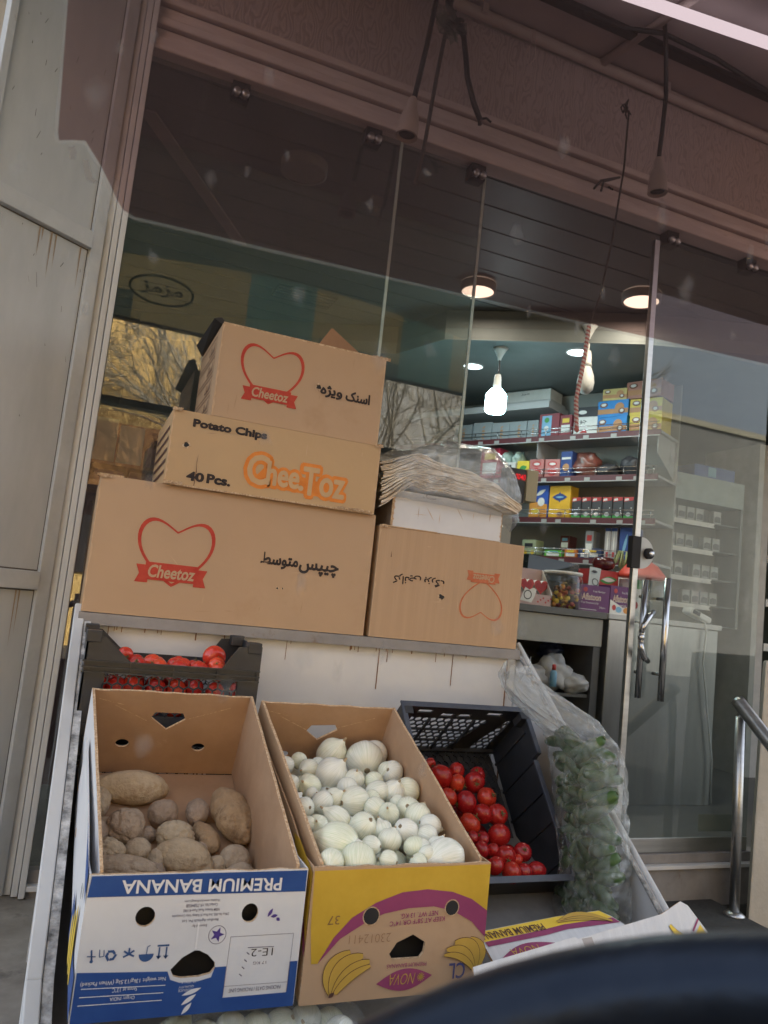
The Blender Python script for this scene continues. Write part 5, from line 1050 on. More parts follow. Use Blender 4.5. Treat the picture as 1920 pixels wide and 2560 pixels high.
pack('barley_box', 'white box with a black top band on the top shelf', .395, .580, 2.660, 2.886, ('white', (.62, .62, .60)), deco=lambda b, F, w, h: (b.flat(F, [(0, h*.66), (w, h*.66), (w, h), (0, h)], BLK, .001), b.flat(F, circ(w*.35, h*.82, w*.18, 16, h*.07), WHT, .0014), b.text(F, 'ﻮﺟ', w*.25, h*.40, w*.3, h*.14, BLK, .0014), b.flat(F, [(w*.25, h*.1), (w*.6, h*.1), (w*.5, h*.25)], RED, .0014)))
for k, (s0, s1, z1) in enumerate(((1.330, 1.507, 2.830), (1.160, 1.320, 2.816), (.995, 1.150, 2.815), (.885, .985, 2.815), (1.52, 1.70, 2.82))):
    pack('wheat_box', ['leftmost but one grey wheat sheaf box on the top shelf', 'grey wheat sheaf box straight below the lit bulb', 'grey wheat sheaf box right of the lit bulb', 'narrow grey box next to the dark red framed box', 'grey wheat sheaf box at the far left end of the top shelf'][k], s0, s1, 2.660, z1, ('wheat', (.24, .27, .28)), deco=lambda b, F, w, h: [b.flat(F, rot2(lens(w*.5+(j % 2-.5)*w*.16, h*(.25+.09*j), w*.22, h*.06), (w*.5, h*(.25+.09*j)), 35 if j % 2 else -35+180), TANB, .001) for j in range(6)])
b = MB(); sbox(b, .83, 1.26, .10, .30, 2.985, 3.085, kc('white', (.6, .6, .6))); F = Face(shp(1.26, .098, 2.985), -SU, (0, 0, 1)); b.text(F, 'ﺰﯿﻣ', .16, .06, .08, .02, BLK); sbox(b, .80, 1.30, .06, .31, 2.955, 2.984, shelf_m); tag(b.build('white_carton'), 'white carton lying on a board under the ceiling, behind the lit bulb', 'carton')
b = MB(); sbox(b, .78, 2.2, .0, .33, 2.90, 2.953, shelf_m); tag(b.build('wall_shelf'), 'short pale wall shelf under the ceiling behind the lit bulb', 'shelf')
# second shelf
for nm, lb, s0, s1, z0, z1, c, de in (('box', 'small white box beside the yellow one on the second shelf', 1.060, 1.155, 2.336, 2.478, ('white', (.6, .6, .6)), lambda b, F, w, h: b.flat(F, [(w*.4, h*.6), (w*.6, h*.6), (w*.6, h*.85), (w*.4, h*.85)], BLK, .001)),
    ('box', 'yellow box with a dark emblem on the second shelf', .948, 1.052, 2.336, 2.484, ('yellow2', (.65, .50, .05)), lambda b, F, w, h: b.flat(F, rot2(lens(w*.5, h*.6, w*.7, h*.3), (w*.5, h*.6), 20), GRN, .001)),
    ('tea_pack', 'red and white tea pack on the second shelf, left of its twin', .815, .935, 2.336, 2.493, ('pinkred', (.42, .16, .15)), lambda b, F, w, h: (b.flat(F, circ(w*.5, h*.75, w*.32, 16, h*.14), RED, .001), b.flat(F, circ(w*.5, h*.75, w*.22, 16, h*.07), WHT, .0014), b.flat(F, circ(w*.5, h*.35, w*.3, 16, h*.22), RED, .001))),
    ('tea_pack', 'red and white tea pack on the second shelf, right of its twin', .680, .800, 2.336, 2.488, ('pinkred', (.42, .16, .15)), lambda b, F, w, h: (b.flat(F, circ(w*.5, h*.75, w*.32, 16, h*.14), RED, .001), b.flat(F, circ(w*.5, h*.75, w*.22, 16, h*.07), WHT, .0014), b.flat(F, circ(w*.5, h*.35, w*.3, 16, h*.22), RED, .001))),
    ('box', 'tall navy box behind the snack bag on the second shelf', .565, .662, 2.336, 2.545, ('navy', (.03, .06, .2)), lambda b, F, w, h: (b.flat(F, [(w*.1, h*.7), (w*.9, h*.7), (w*.9, h*.78), (w*.1, h*.78)], WHT, .001), b.flat(F, circ(w*.5, h*.4, w*.3), TANB, .001))),
    ('box', 'red box at the far left of the second shelf', 1.213, 1.402, 2.336, 2.60, ('crimson', (.36, .03, .06)), None)):
    pack(nm, lb, s0, s1, z0, z1, c, deco=de)
def lump(name, label, s0, s1, z0, z1, m, seed, cat):
    b = MB(); c = shp((s0+s1)/2, .14, (z0+z1)/2); a = (s1-s0)/2; h = (z1-z0)/2
    def f(u, v):
        an = 2*math.pi*u; th = math.pi*v; d = Vector((math.sin(th)*math.cos(an), math.sin(th)*math.sin(an), math.cos(th))); k = 1+.28*nz(d, 1.8, seed)+.14*nz(d, 4, seed+1)
        return c+SU*d.x*a*k+SN*d.y*.09*k+Vector((0, 0, max(-h, d.z*h*k)))
    b.grid(f, 30, 16, m, closed_u=True); return tag(b.build(name), label, cat, 'goods on the wall shelves')
lump('snack_bag', 'crumpled dark brown and red snack bag on the second shelf', .384, .60, 2.336, 2.55, M('snack_bag_foil', (.10, .05, .04), (.28, .08, .06), 9, .3, .2, 20), 2, 'snack bag')
lump('shoe', 'low black shoe on the second shelf', .211, .40, 2.336, 2.45, BLK, 5, 'shoe'); lump('shoe', 'upright black shoe at the right of the second shelf', .02, .20, 2.336, 2.50, BLK, 8, 'shoe')
for k in range(2): lump('blister_pack', ['pale round blister pack left on the second shelf', 'pale round blister pack right of another on the second shelf'][k], 1.14-k*.10, 1.23-k*.10, 2.45, 2.58, kc('mint', (.36, .46, .42)), 12+k, 'blister pack')
# third shelf
pack('tea_carton', 'blue and orange tea carton on the third shelf', .740, .905, 2.017, 2.281, ('teablue', (.03, .08, .34)), deco=lambda b, F, w, h: (b.flat(F, [(0, 0), (w, 0), (w, h*.42), (0, h*.55)], kc('orange', (.6, .26, .05)), .001), b.flat(F, rot2(lens(w*.6, h*.78, w*.6, h*.12), (w*.6, h*.78), 30), WHT, .0014), b.flat(F, circ(w*.65, h*.5, w*.2, 12, h*.13), WHT, .0016), b.flat(F, circ(w*.35, h*.22, w*.22, 14, h*.10), YEL, .0018)))
pack('tea_carton', 'golden yellow tea carton with a blue star emblem on the third shelf', .555, .735, 2.017, 2.274, ('gold', (.62, .36, .03)), deco=lambda b, F, w, h: (b.flat(F, lens(w*.5, h*.66, w*.72, h*.22), NAV, .001), b.flat(F, [(w*.5, h*.83), (w*.38, h*.66), (w*.5, h*.49), (w*.62, h*.66)], NAV, .0013), b.flat(F, lens(w*.5, h*.66, w*.42, h*.06), LBL, .0018), b.flat(F, circ(w*.55, h*.14, w*.16, 14, h*.08), TANB, .001), b.flat(F, circ(w*.55, h*.15, w*.12, 14, h*.05), BRN, .0014)))
for k in range(6): pack('toy_blister', 'black and red toy car blister in the row on the third shelf', .470-k*.082, .546-k*.082, 2.017, 2.185, ('toy', (.05, .05, .055)), t0=.06, dep=.05, cat='toy pack', group='toy car packs on the third shelf', deco=lambda b, F, w, h: (b.flat(F, [(0, h*.80), (w*.95, h*.86), (w, h), (0, h)], RED, .001), b.flat(F, [(w*.06, h*.83), (w*.5, h*.86), (w*.45, h*.96), (w*.1, h*.93)], WHT, .0014), b.flat(F, [(0, 0), (w, 0), (w, h*.16), (0, h*.2)], GRN, .001), b.flat(F, lens(w*.5, h*.24, w*.6, h*.2), kc('grey', (.35, .37, .38)), .0016), b.flat(F, circ(w*.78, h*.52, .004), WHT, .0018)))
# fourth shelf: brushes and paste
for k, (s0, s1) in enumerate(((.216, .258), (.166, .210))): pack('toothbrush_pack', ['left of two tall toothbrush blister packs', 'right of two tall toothbrush blister packs'][k], s0, s1, 1.72, 1.955, ('brush', (.38, .37, .38)), dep=.04, cat='toothbrush pack', deco=lambda b, F, w, h: (b.flat(F, lens(w*.5, h*.5, w*.25, h*.8), WHT, .001), b.flat(F, [(w*.3, h*.1), (w*.7, h*.1), (w*.7, h*.25), (w*.3, h*.25)], RED, .0014), b.flat(F, [(0, h*.9), (w, h*.9), (w, h), (0, h)], NAV, .001)))
pack('toothpaste_box', 'tall blue toothpaste box standing at the door edge', .020, .150, 1.72, 1.96, ('paste', (.03, .07, .25)), deco=lambda b, F, w, h: (b.add([F.p(w*.66+.0+(y)*w*.26, h*.12+x*h*.7, .0015) for x, y in [(1-q[0], q[1]) for q in [(1-a, c) for a, c in text_mesh('Pendent', 0.0)[0]]]] , text_mesh('Pendent', 0.0)[1], WHT), b.flat(F, rot2(lens(w*.3, h*.45, h*.75, w*.16), (w*.3, h*.45), 80), LBL, .001)))
for k, (s0, s1, z0, z1, c, lb) in enumerate(((.351, .413, 1.72, 1.93, ('greypk', (.25, .26, .27)), 'slim grey box on the fourth shelf'), (.27, .46, 1.72, 1.80, ('navybox', (.04, .06, .14)), 'low navy box in front on the fourth shelf'), (.47, .57, 1.72, 1.79, ('orangepk', (.55, .17, .04)), 'orange packet on the fourth shelf'), (.60, .74, 1.72, 1.775, ('limepk', (.10, .40, .05)), 'lime green packet on the fourth shelf'))): pack('box', lb, s0, s1, z0, z1, c)
pack('cap_display', 'dark brown stack of goods on the fourth shelf', .585, .66, 1.785, 1.90, ('maroon', (.14, .05, .05)), t0=.14); pack('toy_truck', 'pale green toy truck at the left of the fourth shelf', .82, .94, 1.74, 1.85, ('palegreen', (.34, .38, .24)), deco=lambda b, F, w, h: (b.flat(F, [(w*.2, h*.5), (w*.8, h*.5), (w*.8, h*.75), (w*.2, h*.75)], BLK, .001), b.flat(F, circ(w*.3, h*.1, h*.14), YEL, .002), b.flat(F, circ(w*.8, h*.1, h*.14), YEL, .002)), cat='toy truck')
# counter and what stands on it
ct = thing('shop_counter', 'dark grey shop counter with a pale panel below its edge', 'counter', (2.7, 4.1, .18))
b = MB(); b.box((1.7, 3.90, 1.285), (3.055, 4.55, 1.325), counter_m); b.build('counter_top', ct, bevel=.002)
b = MB(); b.box((1.7, 3.93, 1.115), (3.05, 3.95, 1.28), counter_pale); b.build('apron', ct)
b = MB(); b.box((1.7, 4.5, .18), (3.05, 4.54, 1.28), counter_m); b.box((3.0, 3.94, .18), (3.05, 4.5, 1.112), counter_m); b.box((1.7, 3.96, .80), (2.995, 4.49, .82), counter_m); b.build('carcass', ct)
sc_ = thing('steel_cabinet', 'brushed stainless cabinet standing behind the glass door', 'cabinet', (3.5, 4.1, .18))
b = MB(); b.box((3.075, 3.905, .18), (3.95, 4.6, 1.29), steel_dark); b.build('body', sc_, bevel=.004)
b = MB(); b.box((3.062, 3.89, 1.292), (3.965, 4.62, 1.325), kc('worktop', (.5, .5, .49))); b.build('top', sc_, bevel=.003)
b = MB(); b.tube([(3.80, 3.93, 1.345), (3.815, 3.885, 1.335), (3.827, 3.88, 1.28), (3.813, 3.88, 1.08), (3.849, 3.88, .896), (3.875, 3.88, .75), (3.93, 3.88, .48), (3.94, 3.88, .20)], .0055, WHT, 6); tag(b.build('hanging_cable'), 'white cord dangling down the front of the steel cabinet', 'cord')
cr2 = thing('card_reader', 'white card reader lying on the steel cabinet', 'card reader', (3.80, 3.95, 1.327))
b = MB(); b.box((3.70, 3.91, 1.327), (3.89, 3.99, 1.37), WHT, Matrix.Translation((3.8, 3.95, 1.34)) @ Matrix.Rotation(R(18), 4, 'Y') @ Matrix.Translation((-3.8, -3.95, -1.312))); b.build('body', cr2, bevel=.012)
b = MB(); b.box((3.72, 3.905, 1.375), (3.78, 3.909, 1.40), BLK, Matrix.Translation((3.8, 3.95, 1.34)) @ Matrix.Rotation(R(18), 4, 'Y') @ Matrix.Translation((-3.8, -3.95, -1.350))); b.build('screen', cr2)
def cpack(name, label, x0, x1, z0, z1, c, y=3.95, dep=.12, deco=None, cat='box', group='goods on the counter'):
    b = MB(); b.box((x0, y, z0), (x1, y+dep, z1), kc(*c)); F = Face((x0, y-.001, z0), (1, 0, 0), (0, 0, 1))
    if deco: deco(b, F, x1-x0, z1-z0)
    return tag(b.build(name), label, cat, group)
def jelly(b, F, w, h):
    cols = [YEL, GRN, RED, LBL, WHT, YEL, RED]
    b.text(F, 'Aflatoon', w*.1, h*.42, w*.62, h*.26, WHT, .001, off=.03); vs, fs = text_mesh('Aflatoon', 0.0)
    b.text(F, 'Aflatoon', w*.11, h*.44, w*.60, h*.22, kc('candy', (.55, .35, .25)), .0016, off=.0); b.text(F, 'fruit flavoured jelly', w*.1, h*.26, w*.55, h*.10, WHT, .001); b.text(F, 'fruit flavour', w*.45, h*.74, w*.4, h*.08, WHT, .001); b.text(F, '24pcs', w*.68, h*.12, w*.2, h*.09, WHT, .001); b.flat(F, circ(w*.2, h*.82, w*.07, 14, h*.09), RED, .001); b.flat(F, [(w*.02, h*.05), (w*.6, h*.05), (w*.6, h*.07), (w*.02, h*.07)], WHT, .001)
cpack('jelly_carton', 'purple jelly carton on the counter, left of two, printed in bright letters', 2.871, 3.100, 1.326, 1.485, ('jelly', (.11, .025, .12)), deco=jelly, cat='jelly carton')
def jelly2(b, F, w, h):
    jelly(b, F, w, h); b.flat(F, [(0, 0), (w, 0), (w, h*.34), (w*.5, h*.25), (0, h*.5)], WHT, .002); b.flat(F, circ(w*.35, h*.16, w*.12, 14, h*.11), LBL, .0026); b.flat(F, circ(w*.65, h*.15, w*.12, 14, h*.11), kc('orange', (.6, .26, .05)), .0026); b.flat(F, circ(w*.16, h*.22, w*.08, 14, h*.1), RED, .0026)
cpack('jelly_carton', 'purple jelly carton on the counter with white swoosh, touching the door edge', 3.106, 3.30, 1.326, 1.500, ('jelly', (.11, .025, .12)), deco=jelly2, cat='jelly carton')
hb = thing('gift_display', 'open pink display box with red heart tins on the counter', 'display box', (2.57, 4.0, 1.326))
b = MB(); b.box((2.456, 4.07, 1.326), (2.68, 4.075, 1.545), kc('pinkcard', (.42, .30, .29))); b.box((2.456, 3.95, 1.326), (2.68, 3.954, 1.39), kc('pinkcard', (.42, .30, .29))); b.hexa([(2.674, 3.95, 1.326), (2.68, 3.95, 1.326), (2.68, 4.07, 1.326), (2.674, 4.07, 1.326), (2.674, 3.95, 1.40), (2.68, 3.95, 1.40), (2.68, 4.07, 1.545), (2.674, 4.07, 1.545)], WHT)
F = Face((2.456, 3.948, 1.326), (1, 0, 0), (0, 0, 1)); b.flat(F, [(.0, .02), (.03, .10), (.06, .085), (.09, .10), (.11, .09), (.10, .05), (.08, .01)], WHT, .0012); ring(b, F, .05, .055, .028, .006, BLK, .002)
for k in range(6): b.flat(F, circ(.125+.018*k, .02+.012*(k % 3), .006, 8), RED, .0014)
b.build('tray', hb)
def heart3(x, y, z, r):
    b = MB(); pts = [(r*.062*(16*math.sin(t)**3), r*.062*(13*math.cos(t)-5*math.cos(2*t)-2*math.cos(3*t)-math.cos(4*t))) for t in [2*math.pi*k/28 for k in range(28)]][::-1]
    F = Face((x, y, z), (1, 0, 0), (0, 0, 1)); b.panel(F, pts, .03, RED, RED, WHT); b.flat(F, [(u*.7, v*.7) for u, v in pts], kc('crim', (.30, .02, .03)), .002); return b
for x in (2.53, 2.63): heart3(x, 4.0, 1.44, .05).build('heart_tin', hb)
jm = glass_mat('clear_jar', (.88, .90, .88), 1.6, .05, dirt=.05)
jr = thing('candy_jar', 'clear plastic jar of yellow and red sweets on the counter', 'jar', (2.795, 4.02, 1.326))
b = MB(); b.lathe([(.118, 1.328), (.122, 1.35), (.122, 1.50), (.112, 1.53)], jm, Matrix.Translation((2.795, 4.02, 0)), 32, caps=False); b.build('glass_body', jr)
b = MB(); b.lathe([(.118, 1.531), (.118, 1.548), (.02, 1.552)], WHT, Matrix.Translation((2.795, 4.02, 0)), 28); b.build('lid', jr)
b = MB(); q = random.Random(3)
for k in range(70):
    a, rr = q.uniform(0, 6.28), .10*math.sqrt(q.random()); c = Vector((2.795+rr*math.cos(a), 4.02+rr*math.sin(a), 1.338+q.random()**1.6*.12)); b.lathe([(0.001, -.014), (.014, -.008), (.016, 0), (.014, .008), (.001, .014)], q.choice([YEL, YEL, kc('orange', (.6, .26, .05)), BRN, RED, TANB]), Matrix.Translation(c) @ Matrix.Rotation(q.uniform(0, 3), 4, 'X'), 8)
cd_ = b.build('sweets', jr); cd_['kind'] = 'stuff'
b = MB(); b.hexa([(2.965, 3.99, 1.48), (3.04, 3.99, 1.478), (3.04, 3.994, 1.478), (2.965, 3.994, 1.48), (3.0, 4.03, 1.606), (3.085, 4.03, 1.60), (3.085, 4.034, 1.60), (3.0, 4.034, 1.606)], kc('greycard', (.36, .40, .40))); F = Face((2.965, 3.9885, 1.48), (.9, 0, 0), (.04, .04, .126)); ring(b, F, .055, .03, .025, .006, BLK, .002); b.flat(F, lens(.06, .10, .05, .02), BLK, .002); tag(b.build('price_card'), 'grey card with a dark ring drawing, leaning behind the left jelly carton', 'card')
cpack('sweet_box', 'red box of sweets behind the jelly cartons', 3.05, 3.28, 1.505, 1.60, ('red', (.40, .04, .04)), y=4.10, deco=lambda b, F, w, h: (b.flat(F, circ(w*.2, h*.45, h*.28, 16), TANB, .001), b.flat(F, rot2(lens(w*.65, h*.35, w*.6, h*.5), (w*.65, h*.35), 8), GRN, .001), b.flat(F, lens(w*.65, h*.38, w*.45, h*.3), WHT, .0014)))
b = MB(); b.lathe([(.02, 1.602), (.065, 1.615), (.075, 1.65), (.06, 1.685), (.02, 1.69)], M('dark_red_glaze', (.07, .015, .015), None, rough=.2), Matrix.Translation((3.20, 4.16, 0)), 20); tag(b.build('round_tin'), 'dark red shiny round tin on top of the red sweet box', 'tin')
for k, (x0, x1, y) in enumerate(((2.45, 2.66, 4.25), (2.68, 3.10, 4.25))):
    b = MB(); b.hexa([(x0, y, 1.50), (x1, y, 1.50), (x1, y+.2, 1.50), (x0, y+.2, 1.50), (x0+.03, y+.04, 1.655), (x1, y+.04, 1.63), (x1, y+.2, 1.63), (x0+.03, y+.2, 1.655)], M('dark_glass_case', (.025, .032, .03), None, rough=.12)); b.box((x0, y+.02, 1.326), (x1, y+.2, 1.498), counter_m); tag(b.build('glass_case'), ['dark slanted glass case behind the heart tins', 'wide dark slanted glass case behind the candy jar'][k], 'display case')
jb = thing('bottle_jar', 'big clear jar with a red hooded lid behind the door handle', 'jar', (3.46, 4.05, 1.326))
b = MB(); b.lathe([(.085, 1.328), (.10, 1.34), (.10, 1.52), (.07, 1.57)], jm, Matrix.Translation((3.50, 4.05, 0)), 26, caps=False); b.build('glass_body', jb)
b = MB(); b.lathe([(.165, 1.575), (.15, 1.60), (.10, 1.66), (.04, 1.695), (.01, 1.70)], kc('redlid', (.62, .08, .05)), Matrix.Translation((3.42, 4.05, 0)), 7); b.build('lid', jb)
cpack('sweet_box', 'green and white packet under the red hooded lid', 3.30, 3.40, 1.326, 1.56, ('white', (.6, .6, .6)), y=4.0, deco=lambda b, F, w, h: (b.flat(F, [(0, h*.75), (w, h*.75), (w, h), (0, h)], GRN, .001), b.flat(F, circ(w*.4, h*.3, w*.25), RED, .001)))
b = MB()
for k in range(18):
    q = random.Random(k); a = q.uniform(0, 6.28); b.tube([(3.46, 4.28, 1.62), (3.46+.05*math.cos(a), 4.28+.03*math.sin(a), 1.76), (3.46+.09*math.cos(a), 4.28+.05*math.sin(a), 1.72-q.uniform(0, .1))], .006, kc('straw', (.30, .34, .16)), 4)
b.lathe([(.05, 1.33), (.06, 1.5), (.05, 1.62)], WHT, Matrix.Translation((3.46, 4.28, 0)), 16); tag(b.build('straw_holder'), 'bunch of pale green strands in a white holder behind the door lock', 'holder')
# weighing scale with red digits
wsc = thing('price_scale', 'scale display with red digits beside a beige panel near the bread bag', 'scale', (2.2, 3.62, 1.66))
b = MB(); b.box((2.09, 3.60, 1.86), (2.213, 3.66, 2.045), BLK); b.text(Face((2.09, 3.599, 1.86), (1, 0, 0), (0, 0, 1)), '0040', .055, .125, .065, .032, RED_DIGIT, .001, off=.005, skew=.1); b.build('display', wsc)
b = MB(); b.box((2.215, 3.59, 1.875), (2.285, 3.67, 2.05), tan); b.build('housing', wsc, bevel=.002)
b = MB(); b.box((2.10, 3.62, .6), (2.16, 3.66, 1.858), counter_pale); b.build('pole', wsc)
# bags and bottles on the floor shelf under the counter
def floor_lump(name, lb, x, z, a, h, m, seed, y=4.0):
    b = MB(); c = Vector((x, y, z))
    def f(u, v):
        an = 2*math.pi*u; th = math.pi*v; d = Vector((math.sin(th)*math.cos(an), math.sin(th)*math.sin(an), math.cos(th))); k = 1+.35*nz(d, 1.6, seed)+.15*nz(d, 4, seed+1); return c+Vector((d.x*a*k, d.y*.08*k, max(-h, d.z*h*k)))
    b.grid(f, 32, 18, m, closed_u=True); return tag(b.build(name), lb, 'bag', 'things stored under the counter')
plast = M('grey_white_plastic', (.34, .35, .35), (.46, .46, .46), 7, .4, .2, 20)
floor_lump('plastic_bag', 'crumpled white plastic bag at the left under the counter', 2.60, .90, .12, .075, plast, 3); floor_lump('plastic_bag', 'crumpled white plastic bag with a dark star shape under the counter', 2.76, .93, .12, .105, plast, 6); floor_lump('plastic_bag', 'crumpled grey plastic bag at the right under the counter', 2.90, .88, .10, .06, plast, 9, 3.98)
floor_lump('dark_sack', 'dark blue sack standing under the counter', 2.84, 1.05, .08, .06, kc('deepblue', (.02, .03, .08)), 4, 4.15); floor_lump('dark_sack', 'black bag on the floor under the counter', 2.6, .35, .2, .16, BLK, 7, 4.1)
bt = thing('glue_bottle', 'small bottle with blue body and red cap under the counter', 'bottle', (2.72, 3.93, .86)); b = MB(); b.lathe([(.02, .86), (.02, .94), (.012, .955)], LBL, Matrix.Translation((2.70, 3.90, 0)), 12); b.build('body', bt); b = MB(); b.lathe([(.012, .956), (.012, .985), (.004, .99)], RED, Matrix.Translation((2.70, 3.90, 0)), 12); b.build('cap', bt)
# cigarette rack behind the door
rk = thing('cigarette_rack', 'grey cigarette rack with white price strips behind the glass door', 'rack', (4.4, 4.8, .18))
rkm = M('rack_grey', (.16, .185, .185), (.21, .235, .235), 3, .5)
b = MB(); b.box((3.95, 4.95, 1.33), (4.95, 4.97, 2.29), rkm); b.box((3.95, 4.70, 1.33), (3.975, 4.949, 2.29), rkm); b.box((4.925, 4.70, 1.33), (4.95, 4.949, 2.29), rkm); b.box((3.95, 4.70, 2.292), (4.95, 4.97, 2.50), kc('rackhead', (.30, .36, .36))); b.build('case', rk)
for z in (2.145, 1.925, 1.70, 1.49, 1.335):
    b = MB(); b.box((3.976, 4.72, z-.008), (4.924, 4.949, z), rkm); sh = b.build('shelf', rk); b = MB(); b.panel(Face((4.08, 4.718, z-.04), (1, 0, 0), (0, 0, 1)), [(0, 0), (.60, 0), (.585, .018), (.60, .037), (0, .037)], .002, WHT); b.build('price_strip', sh)
cgp = None
for zi, z in enumerate((2.146, 1.926, 1.701, 1.491)):
    for k in range(7):
        if (k+zi) % 6 == 5: continue
        if cgp is None:
            b = MB(); b.box((-.038, 0, 0), (.038, .05, .10), kc('cig', (.32, .34, .34))); b.flat(Face((-.038, -.0005, 0), (1, 0, 0), (0, 0, 1)), [(.006, .012), (.07, .012), (.07, .055), (.03, .062), (.006, .05)], kc('cigdark', (.10, .11, .11)), .0006)
            cgp = b.build('cigarette_pack', origin=(0, 0, 0)); o = cgp
        else: o = dup(cgp)
        o.location = (4.17+k*.092, 4.74, z+.001); tag(o, 'grey cigarette pack in the rows of the rack', 'cigarette pack', 'cigarette packs in the rack')
b = MB(); b.box((4.44, 4.72, 2.505), (4.86, 4.95, 2.60), kc('cblue', (.04, .10, .33))); b.flat(Face((4.44, 4.719, 2.505), (1, 0, 0), (0, 0, 1)), [(.14, .01), (.22, .01), (.22, .085), (.14, .085)], LBL, .001); tag(b.build('carton'), 'blue carton lying on top of the cigarette rack', 'carton')
fr = thing('drinks_fridge', 'tall fridge with a pale frame at the right edge behind the door', 'fridge', (5.4, 4.75, .18))
b = MB(); b.box((5.10, 4.70, .18), (5.23, 5.3, 2.87), kc('fridgeframe', (.42, .42, .41))); b.box((5.235, 4.70, 2.78), (6.1, 5.3, 2.87), kc('fridgeframe', (.42, .42, .41))); b.build('frame', fr)
b = MB(); b.box((5.235, 5.25, .18), (6.1, 5.3, 2.775), kc('fridgein', (.03, .045, .045)))
for k in range(6): b.box((5.235, 4.72, .5+k*.36), (6.1, 5.2, .515+k*.36), BLK); b.box((5.26, 4.715, .46+k*.36), (5.5, 4.7195, .52+k*.36), WHT)
b.build('rack_shelf', fr)
# left inside: dark red shelf with cartons, glimpsed beside the stacked boxes
ls = thing('side_shelf', 'low wooden shelf boards with pale cartons seen past the stacked boxes', 'shelf', (.3, 3.6, 1.6))
for z in (1.60, 1.695):
    b = MB(); b.box((-.05, 3.40, z), (.75, 3.75, z+.014), M('red_brown_board', (.20, .085, .05), (.27, .12, .07), 8, .6)); b.build('board', ls)
b = MB(); b.box((-.05, 3.76, .3), (.75, 3.78, 2.0), kc('maroon', (.14, .05, .05))); b.build('back_board', ls)
for k, (x0, x1, z0, z1, c) in enumerate(((.0, .09, 1.715, 1.90, ('palebx', (.32, .32, .31))), (.10, .20, 1.712, 1.88, ('palebx2', (.36, .36, .35))), (.22, .34, 1.712, 1.80, ('mauve', (.22, .10, .12))), (.02, .14, 1.616, 1.68, ('mauve', (.22, .10, .12))), (.16, .30, 1.616, 1.685, ('mauve2', (.26, .13, .14))))): cpack('carton', ['pale carton at the far left of the inner side shelf', 'taller pale carton next to it on the inner side shelf', 'mauve carton on the upper board of the inner side shelf', 'mauve carton low on the left of the inner side shelf', 'lighter mauve carton low on the inner side shelf'][k], x0, x1, z0, z1, c, y=3.45, cat='carton', group='cartons on the inner side shelf')
# lamps in the shop
def downlight(x, y, z, r, m, label, drum, power, colr):
    t = thing('ceiling_light', label, 'ceiling light', (x, y, z), 'round ceiling lights in the shop')
    b = MB(); b.lathe([(r*1.12, z), (r*1.12, z-drum), (r, z-drum-.001)], kc('lamprim', (.36, .33, .30)), Matrix.Translation((x, y, 0)), 30, caps=False); b.build('rim', t)
    b = MB(); b.lathe([(r, z-drum+.004), (r*.5, z-drum+.002), (.001, z-drum+.002)], m, Matrix.Translation((x, y, 0)), 30, caps=False); b.build('diffuser', t)
    if power:
        l = bpy.data.lights.new('lamp', 'AREA'); l.shape = 'DISK'; l.size = r*2; l.energy = power; l.color = colr; o = bpy.data.objects.new('lamp', l); col.objects.link(o); o.parent = t; o.location = (0, 0, -drum-.006)
downlight(2.106, 4.184, 3.295, .10, LED_WARM, 'lit warm round ceiling light nearest the window joint', .05, 2, (1, .88, .7)); downlight(3.0, 3.72, 3.295, .105, LED_WARM, 'lit warm round ceiling light beside the door edge', .05, 2, (1, .88, .7))
downlight(2.593, 5.112, 3.099, .072, LED_COOL, 'small lit cool ceiling light left of the hanging bulb', .006, 1.1, (.8, .95, 1)); downlight(3.008, 4.358, 3.099, .075, LED_COOL, 'small lit cool ceiling light behind the red and white rope', .006, 1.1, (.8, .95, 1))
downlight(.75, 3.457, 3.295, .10, kc('unlit', (.30, .27, .25)), 'unlit round ceiling light behind the left window pane', .05, 0, (1, 1, 1))
def bulb(x, y, ztop, zs, zb, glass, label, power, cord, zr=3.09):
    t = thing('bulb_lamp', label, 'bulb', (x, y, zr)); mt = Matrix.Translation((x, y, 0))
    b = MB(); b.lathe([(.055, zr), (.04, zr-.02), (.016, ztop), (.012, ztop-.02)], WHT, mt, 18); b.build('ceiling_rose', t)
    b = MB(); b.tube([(x, y, ztop), (x+.004, y, (ztop+zs)/2), (x, y, zs)], .006, cord, 6); b.build('cord', t)
    b = MB(); b.lathe([(.02, zs+.03), (.026, zs), (.028, zs-.05), (.034, zs-.07)], WHT, mt, 18); b.build('socket', t)
    b = MB(); b.lathe(zb, glass, mt, 26); b.build('globe', t)
    if power:
        l = bpy.data.lights.new('lamp', 'POINT'); l.energy = power; l.color = (.75, .97, 1); l.shadow_soft_size = .06; o = bpy.data.objects.new('lamp', l); col.objects.link(o); o.parent = t; o.location = (0, -.02, zb[-1][1]-zr-.06)
bulb(2.55, 4.63, 3.03, 2.875, [(.04, 2.80), (.068, 2.765), (.073, 2.755), (.073, 2.65), (.062, 2.632), (.01, 2.628)], LED_BULB, 'lit bright bluish white bulb hanging from the ceiling', 1.6, BLK, 3.098)
bulb(2.935, 4.14, 3.13, 3.0, [(.03, 2.92), (.05, 2.86), (.056, 2.815), (.05, 2.77), (.024, 2.742), (.005, 2.738)], kc('opal', (.55, .56, .55)), 'unlit white bulb hanging behind the red and white rope', 0, WHT, 3.20)
b = MB(); b.hexa([(-.03, 3.42, 3.282), (.05, 3.42, 3.282), (.68, 4.49, 3.282), (.60, 4.49, 3.282), (-.03, 3.42, 3.294), (.05, 3.42, 3.294), (.68, 4.49, 3.294), (.60, 4.49, 3.294)], kc('reflection', (.34, .27, .25))); tag(b.build('strut_reflection_bar'), 'flat pale batten standing in for the mirrored canopy strut on the shop ceiling', 'reflection')  # bar built to imitate the canopy strut's reflection in the window
